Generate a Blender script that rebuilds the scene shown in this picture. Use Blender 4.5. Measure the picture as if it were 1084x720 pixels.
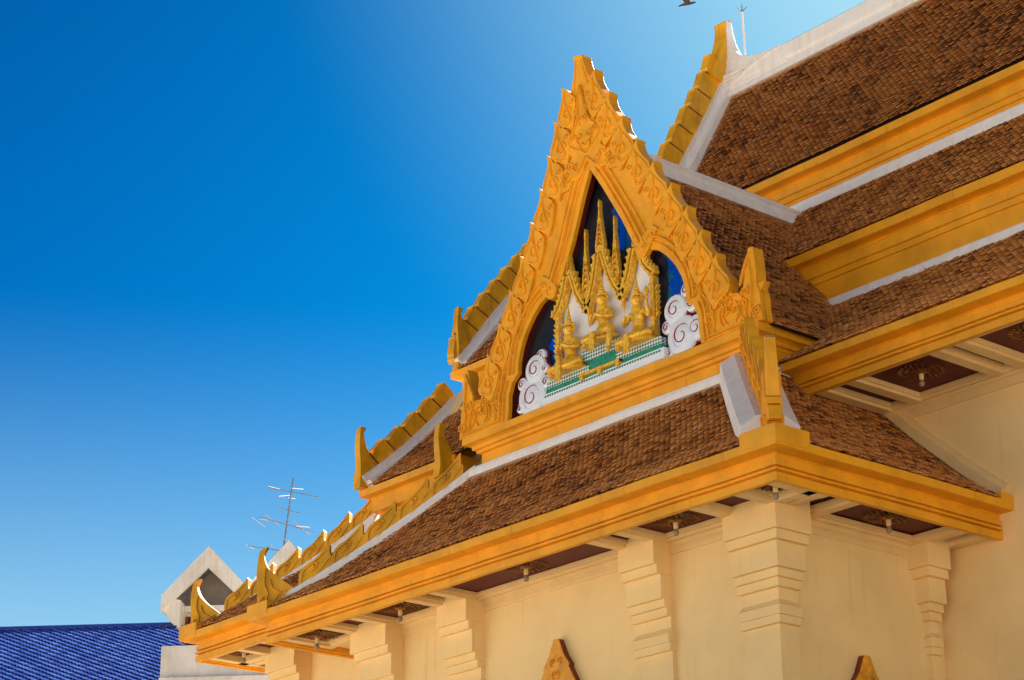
import bpy, math, random
from mathutils import Vector, Matrix
from mathutils.geometry import tessellate_polygon
random.seed(7)
sc = bpy.context.scene
for o in list(bpy.data.objects): bpy.data.objects.remove(o)

# ------------------------------------------------------------------ units
S = 24/13.0                      # one drawing unit in metres
G0 = 1.6 - 1.6/S                 # drawing height of the ground
def V(p): return (p[0]*S, p[1]*S, (p[2]-G0)*S)

# ------------------------------------------------------------------ camera
CAM = (8.860, -9.513, 1.6)
RIGHT = Vector((0.637, 0.771, -0.005)).normalized()
FWD = Vector((-0.7182, 0.5957, 0.3607)).normalized()
ROT = Matrix(((0.637256, 0.770637, -0.004893), (0.280919, -0.226376, 0.932652), (0.717628, -0.595712, -0.360745))).transposed()
cd = bpy.data.cameras.new('camera'); cam = bpy.data.objects.new('camera', cd)
sc.collection.objects.link(cam); sc.camera = cam
cam.matrix_world = Matrix.Translation(V(CAM)) @ ROT.to_4x4()
cd.sensor_width = 36; cd.sensor_fit = 'HORIZONTAL'; cd.lens = 75.357
cd.clip_start = 0.5; cd.clip_end = 5000

# ------------------------------------------------------------------ light
SUN_DIR = Vector((-0.28, 0.66, 0.52)).normalized()
elev = math.asin(SUN_DIR.z); rot = math.atan2(SUN_DIR.x, SUN_DIR.y)
w = bpy.data.worlds.new('World'); sc.world = w; w.use_nodes = True
nt = w.node_tree; nt.nodes.clear()
wo = nt.nodes.new('ShaderNodeOutputWorld'); bg = nt.nodes.new('ShaderNodeBackground')
sky = nt.nodes.new('ShaderNodeTexSky'); sky.sky_type = 'NISHITA'; sky.sun_disc = False
sky.sun_elevation = elev; sky.sun_rotation = rot
sky.air_density = 1.0; sky.dust_density = 0.6; sky.ozone_density = 2.5
hs = nt.nodes.new('ShaderNodeHueSaturation'); hs.inputs['Saturation'].default_value = 1.55
hs.inputs['Hue'].default_value = 0.485
gm = nt.nodes.new('ShaderNodeGamma'); gm.inputs[1].default_value = 1.7
hs.inputs['Value'].default_value = 0.12
nt.links.new(sky.outputs[0], hs.inputs['Color']); nt.links.new(hs.outputs[0], gm.inputs[0])
# pale haze towards the horizon and towards the sun
tcw = nt.nodes.new('ShaderNodeTexCoord'); sx = nt.nodes.new('ShaderNodeSeparateXYZ'); nt.links.new(tcw.outputs['Generated'], sx.inputs[0])
def MR(src, a, b, p):
    r = nt.nodes.new('ShaderNodeMapRange'); r.inputs[1].default_value = a; r.inputs[2].default_value = b; nt.links.new(src, r.inputs[0])
    q = nt.nodes.new('ShaderNodeMath'); q.operation = 'POWER'; q.inputs[1].default_value = p; nt.links.new(r.outputs[0], q.inputs[0]); return q.outputs[0]
vd = nt.nodes.new('ShaderNodeVectorMath'); vd.operation = 'DOT_PRODUCT'; vd.inputs[1].default_value = SUN_DIR; nt.links.new(tcw.outputs['Generated'], vd.inputs[0])
ad = nt.nodes.new('ShaderNodeMath'); ad.operation = 'ADD'; ad.use_clamp = True
nt.links.new(MR(sx.outputs[2], .38, .185, 1.7), ad.inputs[0]); nt.links.new(MR(vd.outputs['Value'], .868, .968, 2.0), ad.inputs[1])
mw = nt.nodes.new('ShaderNodeMixRGB'); mw.inputs[2].default_value = (.44, .76, .92, 1)
nt.links.new(ad.outputs[0], mw.inputs[0]); tn = nt.nodes.new('ShaderNodeMixRGB'); tn.blend_type = 'MULTIPLY'; tn.inputs[0].default_value = 1; tn.inputs[2].default_value = (.02, .98, .96, 1)
nt.links.new(gm.outputs[0], tn.inputs[1]); nt.links.new(tn.outputs[0], mw.inputs[1])
nt.links.new(mw.outputs[0], bg.inputs[0]); bg.inputs[1].default_value = 0.31
nt.links.new(bg.outputs[0], wo.inputs[0])
sl = bpy.data.lights.new('sun', 'SUN'); sl.energy = 5.0; sl.angle = math.radians(0.5); sl.color = (1, .93, .82)
so = bpy.data.objects.new('sun', sl); sc.collection.objects.link(so)
so.rotation_euler = SUN_DIR.to_track_quat('Z', 'Y').to_euler(); so.location = (0, 30, 60)
sc.view_settings.view_transform = 'Standard'; sc.view_settings.look = 'None'
sc.view_settings.exposure = 1.68; sc.view_settings.gamma = 1
sc.view_settings.use_curve_mapping = False
sc.cycles.max_bounces = 8; sc.cycles.diffuse_bounces = 5

# ------------------------------------------------------------------ materials
def mat(name, col, rough=.6, metal=0, var=.12, scale=3.0, bump=.0, bscale=60, col2=None, spec=.4, streak=0.0, rare=False):
    m = bpy.data.materials.new(name); m.use_nodes = True; n = m.node_tree.nodes; l = m.node_tree.links
    b = n['Principled BSDF']; b.inputs['Roughness'].default_value = rough; b.inputs['Metallic'].default_value = metal
    b.inputs['Specular IOR Level'].default_value = spec
    tc = n.new('ShaderNodeTexCoord')
    nz = n.new('ShaderNodeTexNoise'); nz.inputs['Scale'].default_value = scale; nz.inputs['Detail'].default_value = 8
    nz.inputs['Roughness'].default_value = .62
    l.new(tc.outputs['Object'], nz.inputs['Vector'])
    cr = n.new('ShaderNodeValToRGB')
    c2 = col2 or tuple(c*(1-var*1.6) for c in col); c1 = tuple(min(1, c*(1+var*.5)) for c in col)
    cr.color_ramp.elements[0].position = .32; cr.color_ramp.elements[1].position = .62
    cr.color_ramp.elements[0].color = (*c2, 1); cr.color_ramp.elements[1].color = (*c1, 1)
    l.new(nz.outputs['Fac'], cr.inputs['Fac']); last = cr.outputs[0]
    if streak:
        mp = n.new('ShaderNodeMapping'); mp.inputs['Scale'].default_value = (9, 9, .55)
        l.new(tc.outputs['Object'], mp.inputs[0])
        n2 = n.new('ShaderNodeTexNoise'); n2.inputs['Scale'].default_value = 1.0; n2.inputs['Detail'].default_value = 5
        l.new(mp.outputs[0], n2.inputs['Vector'])
        r2 = n.new('ShaderNodeValToRGB'); r2.color_ramp.elements[0].position = .30; r2.color_ramp.elements[1].position = .52
        if rare: r2.color_ramp.elements[0].position = .24; r2.color_ramp.elements[1].position = .40
        g = 1-streak; r2.color_ramp.elements[0].color = (g, g*.92, g*.85, 1); r2.color_ramp.elements[1].color = (1, 1, 1, 1)
        l.new(n2.outputs['Fac'], r2.inputs['Fac'])
        mx = n.new('ShaderNodeMixRGB'); mx.blend_type = 'MULTIPLY'; mx.inputs[0].default_value = 1
        l.new(last, mx.inputs[1]); l.new(r2.outputs[0], mx.inputs[2]); last = mx.outputs[0]
    l.new(last, b.inputs['Base Color'])
    if bump:
        n3 = n.new('ShaderNodeTexNoise'); n3.inputs['Scale'].default_value = bscale; n3.inputs['Detail'].default_value = 5
        l.new(tc.outputs['Object'], n3.inputs['Vector'])
        bp = n.new('ShaderNodeBump'); bp.inputs['Strength'].default_value = bump; bp.inputs['Distance'].default_value = .02
        l.new(n3.outputs['Fac'], bp.inputs['Height']); l.new(bp.outputs[0], b.inputs['Normal'])
    return m
def tile_mat(name, cols, rough=.55):
    m = bpy.data.materials.new(name); m.use_nodes = True; n = m.node_tree.nodes; l = m.node_tree.links
    b = n['Principled BSDF']; b.inputs['Roughness'].default_value = rough
    at = n.new('ShaderNodeAttribute'); at.attribute_name = 'tilecol'
    tc = n.new('ShaderNodeTexCoord'); nz = n.new('ShaderNodeTexNoise'); nz.inputs['Scale'].default_value = 1.3; nz.inputs['Detail'].default_value = 6
    l.new(tc.outputs['Object'], nz.inputs['Vector'])
    nf = n.new('ShaderNodeTexNoise'); nf.inputs['Scale'].default_value = 45; nf.inputs['Detail'].default_value = 4
    l.new(tc.outputs['Object'], nf.inputs['Vector'])
    ma = n.new('ShaderNodeMath'); ma.operation = 'MULTIPLY_ADD'; ma.inputs[1].default_value = .55; l.new(nz.outputs['Fac'], ma.inputs[0])
    sp = n.new('ShaderNodeSeparateColor'); l.new(at.outputs['Color'], sp.inputs[0])
    m2 = n.new('ShaderNodeMath'); m2.operation = 'MULTIPLY_ADD'; m2.inputs[1].default_value = .56; m2.inputs[2].default_value = -.12
    l.new(sp.outputs[0], m2.inputs[0]); l.new(m2.outputs[0], ma.inputs[2])
    m3 = n.new('ShaderNodeMath'); m3.operation = 'MULTIPLY_ADD'; m3.inputs[1].default_value = .22; l.new(nf.outputs['Fac'], m3.inputs[0]); l.new(ma.outputs[0], m3.inputs[2])
    cr = n.new('ShaderNodeValToRGB'); e = cr.color_ramp.elements
    while len(e) < len(cols): e.new(.5)
    for i, c in enumerate(cols): e[i].position = .18+.72*i/(len(cols)-1); e[i].color = (*c, 1)
    l.new(m3.outputs[0], cr.inputs[0]); l.new(cr.outputs[0], b.inputs['Base Color'])
    return m
M = {
 'yellow': mat('yellow_paint', (.88, .385, .010), .5, var=.13, scale=1.6, bump=.12, bscale=40, streak=.16, rare=True),
 'carved': mat('carved_yellow_paint', (.88, .39, .010), .5, var=.12, scale=2.6, bump=.06, bscale=30, streak=.05),
 'dull': mat('weathered_yellow_paint', (.86, .42, .008), .5, var=.18, scale=2.2, bump=.15, bscale=30, streak=.15),
 'cream': mat('cream_wall_paint', (.93, .66, .30), .75, var=.07, scale=.7, bump=.12, bscale=9, streak=.07, rare=True),
 'soffit': mat('cream_ceiling_paint', (.84, .60, .28), .6, var=.06, scale=2),
 'white': mat('white_paint', (.88, .85, .83), .55, var=.04, scale=3, bump=.06, bscale=25, streak=.04),
 'maroon': mat('maroon_board', (.11, .010, .012), .6, var=.12, scale=3),
 'reddark': mat('dark_red_reveal', (.10, .008, .006), .5, var=.1),
 'redline': mat('red_lacquer', (.30, .012, .010), .4, var=.1),
 'gold': mat('gilded_plaster', (.98, .56, .045), .33, metal=.15, var=.2, scale=22, bump=.2, bscale=40, col2=(.62, .26, .012)),
 'darkgold': mat('tarnished_gold', (.30, .13, .03), .45, metal=.4, var=.3, scale=9),
 'grey': mat('weathered_grey_render', (.78, .77, .75), .8, var=.12, scale=1.2, bump=.2, bscale=8, streak=.08),
 'greyin': mat('grey_siding', (.20, .17, .15), .7, var=.2, scale=1.5),
 'dark': mat('dark_opening', (.015, .014, .014), .3, var=.1),
 'steel': mat('galvanised_steel', (.24, .25, .27), .5, metal=.3, var=.2),
 'bulb': mat('opal_glass', (.30, .22, .14), .2, var=.02),
 'ground': mat('pale_paving', (.74, .62, .47), .9, var=.12, scale=.4),
 'green': mat('green_glass', (.03, .30, .20), .25, var=.25, scale=20),
 'feather': mat('brown_feathers', (.10, .07, .05), .8, var=.3, scale=20),
 'wood': mat('gilded_wood', (.85, .36, .02), .45, var=.2, scale=6, bump=.2, bscale=40),
 'woodedge': mat('red_brown_wood', (.20, .03, .008), .5, var=.2, scale=6),
 'blue': tile_mat('blue_glazed_tile', [(.03, .06, .32), (.06, .14, .60), (.16, .30, .80)], .35),
 'tile': tile_mat('brown_clay_tile', [(.010, .006, .004), (.22, .064, .014), (.60, .205, .036), (.72, .29, .065), (.74, .38, .13)], .6),
}
def mosaic(name, col, col2, scale, rough=.16, metal=.85):
    m = bpy.data.materials.new(name); m.use_nodes = True; n = m.node_tree.nodes; l = m.node_tree.links
    b = n['Principled BSDF']; b.inputs['Roughness'].default_value = rough; b.inputs['Metallic'].default_value = metal
    tc = n.new('ShaderNodeTexCoord'); mp = n.new('ShaderNodeMapping'); mp.inputs['Rotation'].default_value = (math.radians(90), 0, 0)
    l.new(tc.outputs['Object'], mp.inputs[0])
    br = n.new('ShaderNodeTexBrick'); br.inputs['Scale'].default_value = scale; br.inputs['Mortar Size'].default_value = .018
    br.inputs['Brick Width'].default_value = .5; br.inputs['Row Height'].default_value = .5; br.offset = 0
    br.inputs['Color1'].default_value = (*col, 1); br.inputs['Color2'].default_value = (*col2, 1)
    br.inputs['Mortar'].default_value = tuple(c*.78 for c in col)+(1,)
    l.new(mp.outputs[0], br.inputs['Vector']); l.new(br.outputs['Color'], b.inputs['Base Color'])
    bp = n.new('ShaderNodeBump'); bp.inputs['Strength'].default_value = .25; bp.inputs['Distance'].default_value = .004
    l.new(br.outputs['Color'], bp.inputs['Height']); l.new(bp.outputs[0], b.inputs['Normal'])
    return m
M['bluemos'] = mosaic('blue_mirror_mosaic', (.015, .30, 1.0), (.01, .20, .85), 14)
M['blackrefl'] = mosaic('black_painted_reflection', (.012, .014, .022), (.02, .022, .035), 14, rough=.3, metal=.3)  # colour of the dark reflections painted on the gable panel
M['redrefl'] = mosaic('crimson_painted_reflection', (.10, .006, .012), (.07, .004, .01), 14, rough=.3, metal=.3)  # colour of the frame's reflection painted along the panel's left edge
M['silver'] = mosaic('silver_mirror_mosaic', (.93, .96, 1.0), (.88, .92, 1.0), 14, rough=.3, metal=.15)
M['cloud'] = mosaic('white_mosaic', (.88, .90, .97), (.78, .82, .92), 22, rough=.3, metal=.1)
# studded white and green band
def dots(name):
    m = bpy.data.materials.new(name); m.use_nodes = True; n = m.node_tree.nodes; l = m.node_tree.links
    b = n['Principled BSDF']; b.inputs['Roughness'].default_value = .3
    tc = n.new('ShaderNodeTexCoord'); mp = n.new('ShaderNodeMapping'); mp.inputs['Rotation'].default_value = (math.radians(90), 0, math.radians(0))
    l.new(tc.outputs['Object'], mp.inputs[0])
    br = n.new('ShaderNodeTexChecker'); br.inputs['Scale'].default_value = 26
    br.inputs[1].default_value = (.78, .82, .86, 1); br.inputs[2].default_value = (.03, .20, .16, 1)
    mp.inputs['Rotation'].default_value = (math.radians(90), 0, math.radians(45))
    l.new(mp.outputs[0], br.inputs[0]); l.new(br.outputs[0], b.inputs['Base Color'])
    return m
M['dots'] = dots('white_and_green_studs')

# ------------------------------------------------------------------ mesh helpers (drawing units)
class MB:
    def __init__(s): s.v = []; s.f = []; s.c = []
    def add(s, vs, fs, col=None):
        o = len(s.v); s.v += [tuple(p) for p in vs]; s.f += [tuple(i+o for i in f) for f in fs]
        if col is not None: s.c += [col]*len(fs)
    def box(s, x0, x1, y0, y1, z0, z1):
        s.add([(x0,y0,z0),(x1,y0,z0),(x1,y1,z0),(x0,y1,z0),(x0,y0,z1),(x1,y0,z1),(x1,y1,z1),(x0,y1,z1)],
              [(0,3,2,1),(4,5,6,7),(0,1,5,4),(1,2,6,5),(2,3,7,6),(3,0,4,7)])
    def obox(s, c, ax, ay, az):
        c, ax, ay, az = map(Vector, (c, ax, ay, az)); P = []
        for k in (-1, 1):
            for a, b in ((-1,-1),(1,-1),(1,1),(-1,1)): P.append(c+ax*a+ay*b+az*k)
        s.add(P, [(0,3,2,1),(4,5,6,7),(0,1,5,4),(1,2,6,5),(2,3,7,6),(3,0,4,7)])
    def tube(s, pts, r, n=8, cap=True):
        pts = [Vector(p) for p in pts]; R = r if isinstance(r, (list, tuple)) else [r]*len(pts); rings = []
        for i, p in enumerate(pts):
            t = (pts[min(i+1, len(pts)-1)]-pts[max(i-1, 0)]).normalized()
            a = t.orthogonal() if i == 0 else (a - t*a.dot(t))
            a.normalize(); b = t.cross(a)
            rings.append([p+(a*math.cos(2*math.pi*k/n)+b*math.sin(2*math.pi*k/n))*R[i] for k in range(n)])
        vs = [q for g in rings for q in g]; fs = []
        for i in range(len(pts)-1):
            for k in range(n): fs.append((i*n+k, i*n+(k+1)%n, (i+1)*n+(k+1)%n, (i+1)*n+k))
        if cap: fs += [tuple(range(n-1, -1, -1)), tuple((len(pts)-1)*n+k for k in range(n))]
        s.add(vs, fs)
    def lathe(s, c, prof, n=16, sy=1.0):
        vs = []; fs = []
        for r, z in prof:
            for k in range(n):
                a = 2*math.pi*k/n; vs.append((c[0]+r*math.cos(a), c[1]+sy*r*math.sin(a), c[2]+z))
        for i in range(len(prof)-1):
            for k in range(n): fs.append((i*n+k, i*n+(k+1)%n, (i+1)*n+(k+1)%n, (i+1)*n+k))
        fs += [tuple(range(n-1, -1, -1)), tuple((len(prof)-1)*n+k for k in range(n))]
        s.add(vs, fs)
    def prism(s, poly, F, d0, d1):
        """poly 2D outline (may be concave) mapped by F(a,b,depth), between depths d0 and d1"""
        n = len(poly); tri = tessellate_polygon([[Vector((a, b, 0)) for a, b in poly]])
        s.add([F(a, b, d0) for a, b in poly]+[F(a, b, d1) for a, b in poly],
              [tuple(t) for t in tri]+[tuple(n+i for i in reversed(t)) for t in tri]+[(i, (i+1) % n, n+(i+1) % n, n+i) for i in range(n)])
    def strip(s, lo, hi, F, d0, d1):
        n = len(lo); vs = []
        for (a, b), (c, e) in zip(lo, hi): vs += [F(a,b,d0), F(c,e,d0), F(c,e,d1), F(a,b,d1)]
        fs = []
        for i in range(n-1):
            for k in range(4): fs.append((4*i+k, 4*i+(k+1) % 4, 4*i+4+(k+1) % 4, 4*i+4+k))
        fs += [(3,2,1,0), (4*n-4, 4*n-3, 4*n-2, 4*n-1)]
        s.add(vs, fs)
    def ribbon(s, pts, F, w, h, d=0.0, taper=True):
        """raised carved line: ridge section along pts on the surface F(.,.,d), rising to d-h"""
        n = len(pts); vs = []
        for i, (a, b) in enumerate(pts):
            p = pts[max(i-1, 0)]; q = pts[min(i+1, n-1)]; tx, ty = q[0]-p[0], q[1]-p[1]; L = math.hypot(tx, ty) or 1
            nx, ny = -ty/L, tx/L; k = 1.0
            if taper: k = min(1, .25+3.5*min(i, n-1-i)/n)
            ww = w*k/2; hh = h*(.4+.6*k)
            vs += [F(a+nx*ww, b+ny*ww, d+.002), F(a+nx*ww*.45, b+ny*ww*.45, d-hh), F(a-nx*ww*.45, b-ny*ww*.45, d-hh), F(a-nx*ww, b-ny*ww, d+.002)]
        fs = []
        for i in range(n-1):
            for k in range(3): fs.append((4*i+k, 4*i+k+1, 4*i+5+k, 4*i+4+k))
        fs += [(0,1,2,3), (4*n-1, 4*n-2, 4*n-3, 4*n-4)]
        s.add(vs, fs)
    def sweep(s, path, prof, caps=True):
        q = [path[0]]; wb = [0]
        for a, b in zip(path, path[1:]):
            k = max(1, int(math.dist(a, b)/.45))
            for i in range(1, k+1): q.append((a[0]+(b[0]-a[0])*i/k, a[1]+(b[1]-a[1])*i/k)); wb.append(0 if i == k else random.uniform(-.0028, .0028))
        path = q
        """path in plan; outward = right-hand side; prof (out, z) open or closed loop"""
        n = len(path); m = len(prof); dirs = []
        for i in range(n-1):
            dx, dy = path[i+1][0]-path[i][0], path[i+1][1]-path[i][1]; L = math.hypot(dx, dy); dirs.append((dx/L, dy/L))
        vs = []
        for i in range(n):
            n0 = (dirs[max(i-1, 0)][1], -dirs[max(i-1, 0)][0]); n1 = (dirs[min(i, n-2)][1], -dirs[min(i, n-2)][0])
            bx, by = n0[0]+n1[0], n0[1]+n1[1]; k = 2/(bx*bx+by*by)
            for o, z in prof: vs.append((path[i][0]+bx*k*(o+wb[i]*.6), path[i][1]+by*k*(o+wb[i]*.6), z+wb[i]))
        fs = []
        for i in range(n-1):
            for j in range(m): fs.append((i*m+j, i*m+(j+1) % m, (i+1)*m+(j+1) % m, (i+1)*m+j))
        if caps:
            for base, rev in ((0, False), ((n-1)*m, True)):
                tri = tessellate_polygon([[Vector((o, z, 0)) for o, z in prof]])
                fs += [tuple(base+k for k in (reversed(t) if rev else t)) for t in tri]
        s.add(vs, fs)
    def build(s, name, m, parent=None, smooth=False, bevel=0, kind=None):
        me = bpy.data.meshes.new(name); root = parent
        while root is not None and root.parent: root = root.parent
        off = Vector(root.location) if root is not None else Vector((0,0,0))
        me.from_pydata([Vector(V(p))-off for p in s.v], [], s.f); me.update()
        me.materials.append(M[m] if isinstance(m, str) else m)
        if s.c:
            at = me.color_attributes.new('tilecol', 'FLOAT_COLOR', 'CORNER')
            buf = []
            for p, c in zip(me.polygons, s.c): buf += [c, c, c, 1.0]*p.loop_total
            at.data.foreach_set('color', buf)
        bm_fix(me)
        if smooth:
            me.polygons.foreach_set('use_smooth', [True]*len(me.polygons))
        o = bpy.data.objects.new(name, me); sc.collection.objects.link(o); o.parent = parent
        if bevel:
            b = o.modifiers.new('bevel', 'BEVEL'); b.width = bevel*S; b.segments = 2; b.limit_method = 'ANGLE'; b.angle_limit = math.radians(35)
        if kind: o['kind'] = kind
        return o
import bmesh
def bm_fix(me):
    if len(me.polygons) > 30000: return
    bm = bmesh.new(); bm.from_mesh(me); bmesh.ops.recalc_face_normals(bm, faces=bm.faces); bm.to_mesh(me); bm.free()
def thing(name, label, cat, loc, group=None):
    o = bpy.data.objects.new(name, None); sc.collection.objects.link(o); o.location = V(loc); o.empty_display_size = .3
    o['label'] = label; o['category'] = cat
    if group: o['group'] = group
    return o
def tag(o, label, cat, group=None):
    o['label'] = label; o['category'] = cat
    if group: o['group'] = group
    return o
def lerp(p, q, t): return tuple(a+(b-a)*t for a, b in zip(p, q))
def resample(pts, n):
    L = [0]
    for i in range(1, len(pts)): L.append(L[-1]+math.dist(pts[i], pts[i-1]))
    out = []
    for k in range(n):
        d = L[-1]*k/(n-1); i = 1
        while i < len(L)-1 and L[i] < d: i += 1
        out.append(lerp(pts[i-1], pts[i], (d-L[i-1])/(L[i]-L[i-1])))
    return out
def smooth2(pts, it=2):
    for _ in range(it):
        q = [pts[0]]
        for a, b in zip(pts, pts[1:]): q += [lerp(a, b, .25), lerp(a, b, .75)]
        pts = q+[pts[-1]]
    return pts
def offset2(pts, d):
    out = []
    for i, (a, b) in enumerate(pts):
        p = pts[max(i-1, 0)]; q = pts[min(i+1, len(pts)-1)]; tx, ty = q[0]-p[0], q[1]-p[1]; L = math.hypot(tx, ty) or 1
        out.append((a-ty/L*d, b+tx/L*d))
    return out
def curl(x, y, r, ang, flip=1, turns=1.25, stem=1.6, n=22):
    """carved scroll: a stem running into a spiral; ang = direction of the stem (radians)"""
    pts = []
    ca, sa = math.cos(ang), math.sin(ang)
    for i in range(6):
        t = i/6; u = stem*r*t; v = -.25*r*math.sin(math.pi*t)
        pts.append((u, v))
    for i in range(n):
        t = i/(n-1); th = -math.pi/2+2*math.pi*turns*t; rr = r*(1-.82*t)
        pts.append((stem*r+rr*math.cos(th), r+rr*math.sin(th)-0))
    return [(x+(u*ca-v*flip*sa), y+(u*sa+v*flip*ca)) for u, v in pts]

# ------------------------------------------------------------------ roof tiles
TW, TE = .056, .039
def tiles(mb, h, d, base, prof, inside, u0, u1, w=TW, e=TE, thick=.004, lift=.025, jit=1.0, tip=.55):
    """h: unit plan vector along the eave, d: unit plan vector up the slope, prof: (inward, z) points, inside(u, v)->bool"""
    seg = []; acc = 0
    for a, b in zip(prof, prof[1:]):
        L = math.dist(a, b); seg.append((acc, L, a, b)); acc += L
    def P(s):
        for (s0, L, a, b) in seg:
            if s <= s0+L or (s0, L, a, b) == seg[-1]:
                t = (s-s0)/L; q = lerp(a, b, t); dr = ((b[0]-a[0])/L, (b[1]-a[1])/L); return q, dr
    rows = int(acc/e); nu = int((u1-u0)/w)+2
    for r in range(rows+1):
        s = r*e; (v, z), (dv, dz) = P(s); nv, nz = -dz, dv
        wob = random.uniform(-.0015, .0015)
        for k in range(nu):
            u = u0+(k+(.5 if r % 2 else 0))*w
            if not inside(u, v): continue
            g = w*.07; lf = lift*random.uniform(.85, 1.2)*jit; c = random.random()
            c = .18+.72*c
            if random.random() < .03: c = max(0, c-.5)
            sl = random.uniform(-.0015, .0015); du = random.uniform(-.0015, .0015)
            def W(uu, ss, nn):
                vv = v+dv*ss+nv*nn; zz = z+dz*ss+nz*nn
                return (base[0]+h[0]*uu+d[0]*vv, base[1]+h[1]*uu+d[1]*vv, zz)
            a0, a1 = u-w/2+g+du, u+w/2-g+du; s0 = -.004+sl+wob; s1 = min(e*1.12, acc-s)
            if s1 < e*.3: continue
            q = w*.24; c0 = s0+e*tip; T = lf+thick
            mb.add([W(a0,c0,T),W(a0+q,s0,T),W(a1-q,s0,T+sl*.6),W(a1,c0,T),W(a1,s1,.003),W(a0,s1,.003),W(a0,c0,lf-.002),W(a0+q,s0,lf-.002),W(a1-q,s0,lf-.002),W(a1,c0,lf-.002)],
                   [(0,1,2,3,4,5),(6,7,1,0),(7,8,2,1),(8,9,3,2),(6,0,5),(9,4,3)], c)
    # underlay sheet
    st = [i*acc/14 for i in range(15)]
    for a, b in zip(st, st[1:]):
        (v0, z0), _ = P(a); (v1, z1), _ = P(b)
        us = [u0+(u1-u0)*i/120 for i in range(121)]
        for p, q in zip(us, us[1:]):
            if inside((p+q)/2, (v0+v1)/2):
                mb.add([(base[0]+h[0]*x+d[0]*y, base[1]+h[1]*x+d[1]*y, zz-.004) for x, y, zz in ((p,v0,z0),(q,v0,z0),(q,v1,z1),(p,v1,z1))], [(0,1,2,3)], -1.6)

# ================================================================== SETTING
g = MB(); g.add([(-900,-900,G0),(900,-900,G0),(900,900,G0),(-900,900,G0)], [(0,1,2,3)])
gr = g.build('ground', 'ground', kind='structure'); 

# ================================================================== TEMPLE
CX = -2.79                       # axis of the porch
temple = thing('temple', 'yellow and cream temple hall with brown tiled tiered roofs and a carved porch gable', 'temple', (-2.8, 1.0, G0))
H0 = 5.639; YW = .59; XWR = -.59; XWL = -4.98; YM = 2.25

# ---- walls
m = MB(); m.box(XWL, XWR, YW, YM+.02, G0, 5.80); m.build('porch_wall', 'cream', temple)
m = MB(); m.box(-5.9, 6.0, YM, 5.2, G0, 6.92); m.build('main_wall', 'cream', temple)
m = MB(); m.box(-6.95, -5.3, 1.05, 5.2, G0, 6.3); m.build('end_wall', 'cream', temple)
m = MB(); m.box(-4.50, -1.16, 1.24, 2.6, 5.9, 7.24); m.box(-6.1, -4.0, 1.46, 5, 6.2, 7.2); m.build('upper_wall', 'yellow', temple)

# ---- pilasters
PROF = [(5.74, 0), (5.498, 0), (5.498, .026), (5.434, .026), (5.434, .062), (5.262, .062), (5.262, .092), (5.205, .092), (5.205, .115),
        (5.147, .115), (5.147, .150), (5.066, .150), (5.040, .132), (5.026, .118), (4.962, .118), (4.962, .130), (4.908, .130), (4.908, .156), (G0, .156)]
def pil_mesh(x0, x1, yf, yb, dz=0, corner=0, dirn='y'):
    """pilaster whose face is recessed step by step; corner=+1/-1: side face at x1/x0 recessed too"""
    m = MB(); mc = MB()
    for which, rng in ((mc, range(0, 17)), (m, (17,))):
        for i in rng:
            (za, da), (zb, db) = PROF[i], PROF[i+1]
            for a, b, c, dd in (((za, da, zb, db),) if abs(za-zb) > 1e-6 else ()):
                z1, d1, z0, d0 = a, b, c, dd
                def R(z, d):
                    xa = x0+(d if corner < 0 else 0); xb = x1-(d if corner > 0 else 0)
                    q = [(xa, yf+d), (xb, yf+d), (xb, yb), (xa, yb)]
                    return [(px, py, z+dz if z > G0+.01 else z) for px, py in q]
                which.add(R(z0, d0)+R(z1, d1), [(0,3,2,1),(4,5,6,7),(0,1,5,4),(1,2,6,5),(2,3,7,6),(3,0,4,7)])
    if dirn == 'x':   # swap to a pilaster on the side wall facing +X
        for q in (m, mc): q.v = [(-y, -x, z) for x, y, z in q.v]; q.f = [tuple(reversed(f)) for f in q.f]
    return m, mc
def pilaster(*a, **k):
    m, mc = pil_mesh(*a, **k); p = m.build('pilaster', 'cream', temple, bevel=.004); mc.build('capital', 'cream', p, bevel=.003)
pilaster(-.89, -.40, .40, YW+.15, corner=1)
pilaster(-1.93, -1.565, .40, YW+.12)
pilaster(-4.02, -3.65, .40, YW+.12)
pilaster(-5.165, -4.68, .40, YW+.15, corner=-1)
pilaster(-7.12, -6.66, .86, 1.3, dz=.24, corner=-1)
pilaster(-2.16, -1.92, .40, .59+.1, corner=1, dirn='x')

# ---- eave cornices
def EP(z0, back=.20):
    """gutter and fascia profile"""
    P = [(-.07, .10), (-.07, .014), (-.035, .014), (-.035, .003), (0, 0), (0, .052), (-.026, .056), (-.026, .066), (.006, .070), (.006, .086), (-.026, .090), (-.026, .100), (.0, .104),
         (0, .136), (-.016, .142), (-.016, .176), (-.004, .186), (.104, .188), (.112, .192), (.112, .246), (.104, .252), (.04, .25), (-.02, .235), (-back, .235), (-back, .10)]
    return [(o, z0+z) for o, z in P]
def LP(z0, back=.3):
    """tall cornice below an upper roof: flat frieze, two steps, cove and flange"""
    P = [(-back, 0), (0, 0), (0, .165), (.020, .168), (.022, .215), (.045, .220), (.048, .300), (.034, .312), (.034, .328), (.06, .338), (.135, .338), (.140, .342), (.140, .412), (.130, .420), (.04, .415), (-back, .415)]
    return [(o, z0+z) for o, z in P]
m = MB(); m.sweep([(-5.80, 2.4), (-5.80, 0), (0, 0), (0, YM+.01)], EP(H0)); m.build('eave_cornice', 'yellow', temple)
m = MB()
BP = [(-.03, H0+.205), (.118, H0+.205), (.118, H0+.325), (-.03, H0+.325)]
m.sweep([(-.20, 0), (0, 0), (0, .20)], BP); m.build('eave_corner_block', 'yellow', temple, bevel=.004)
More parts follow.
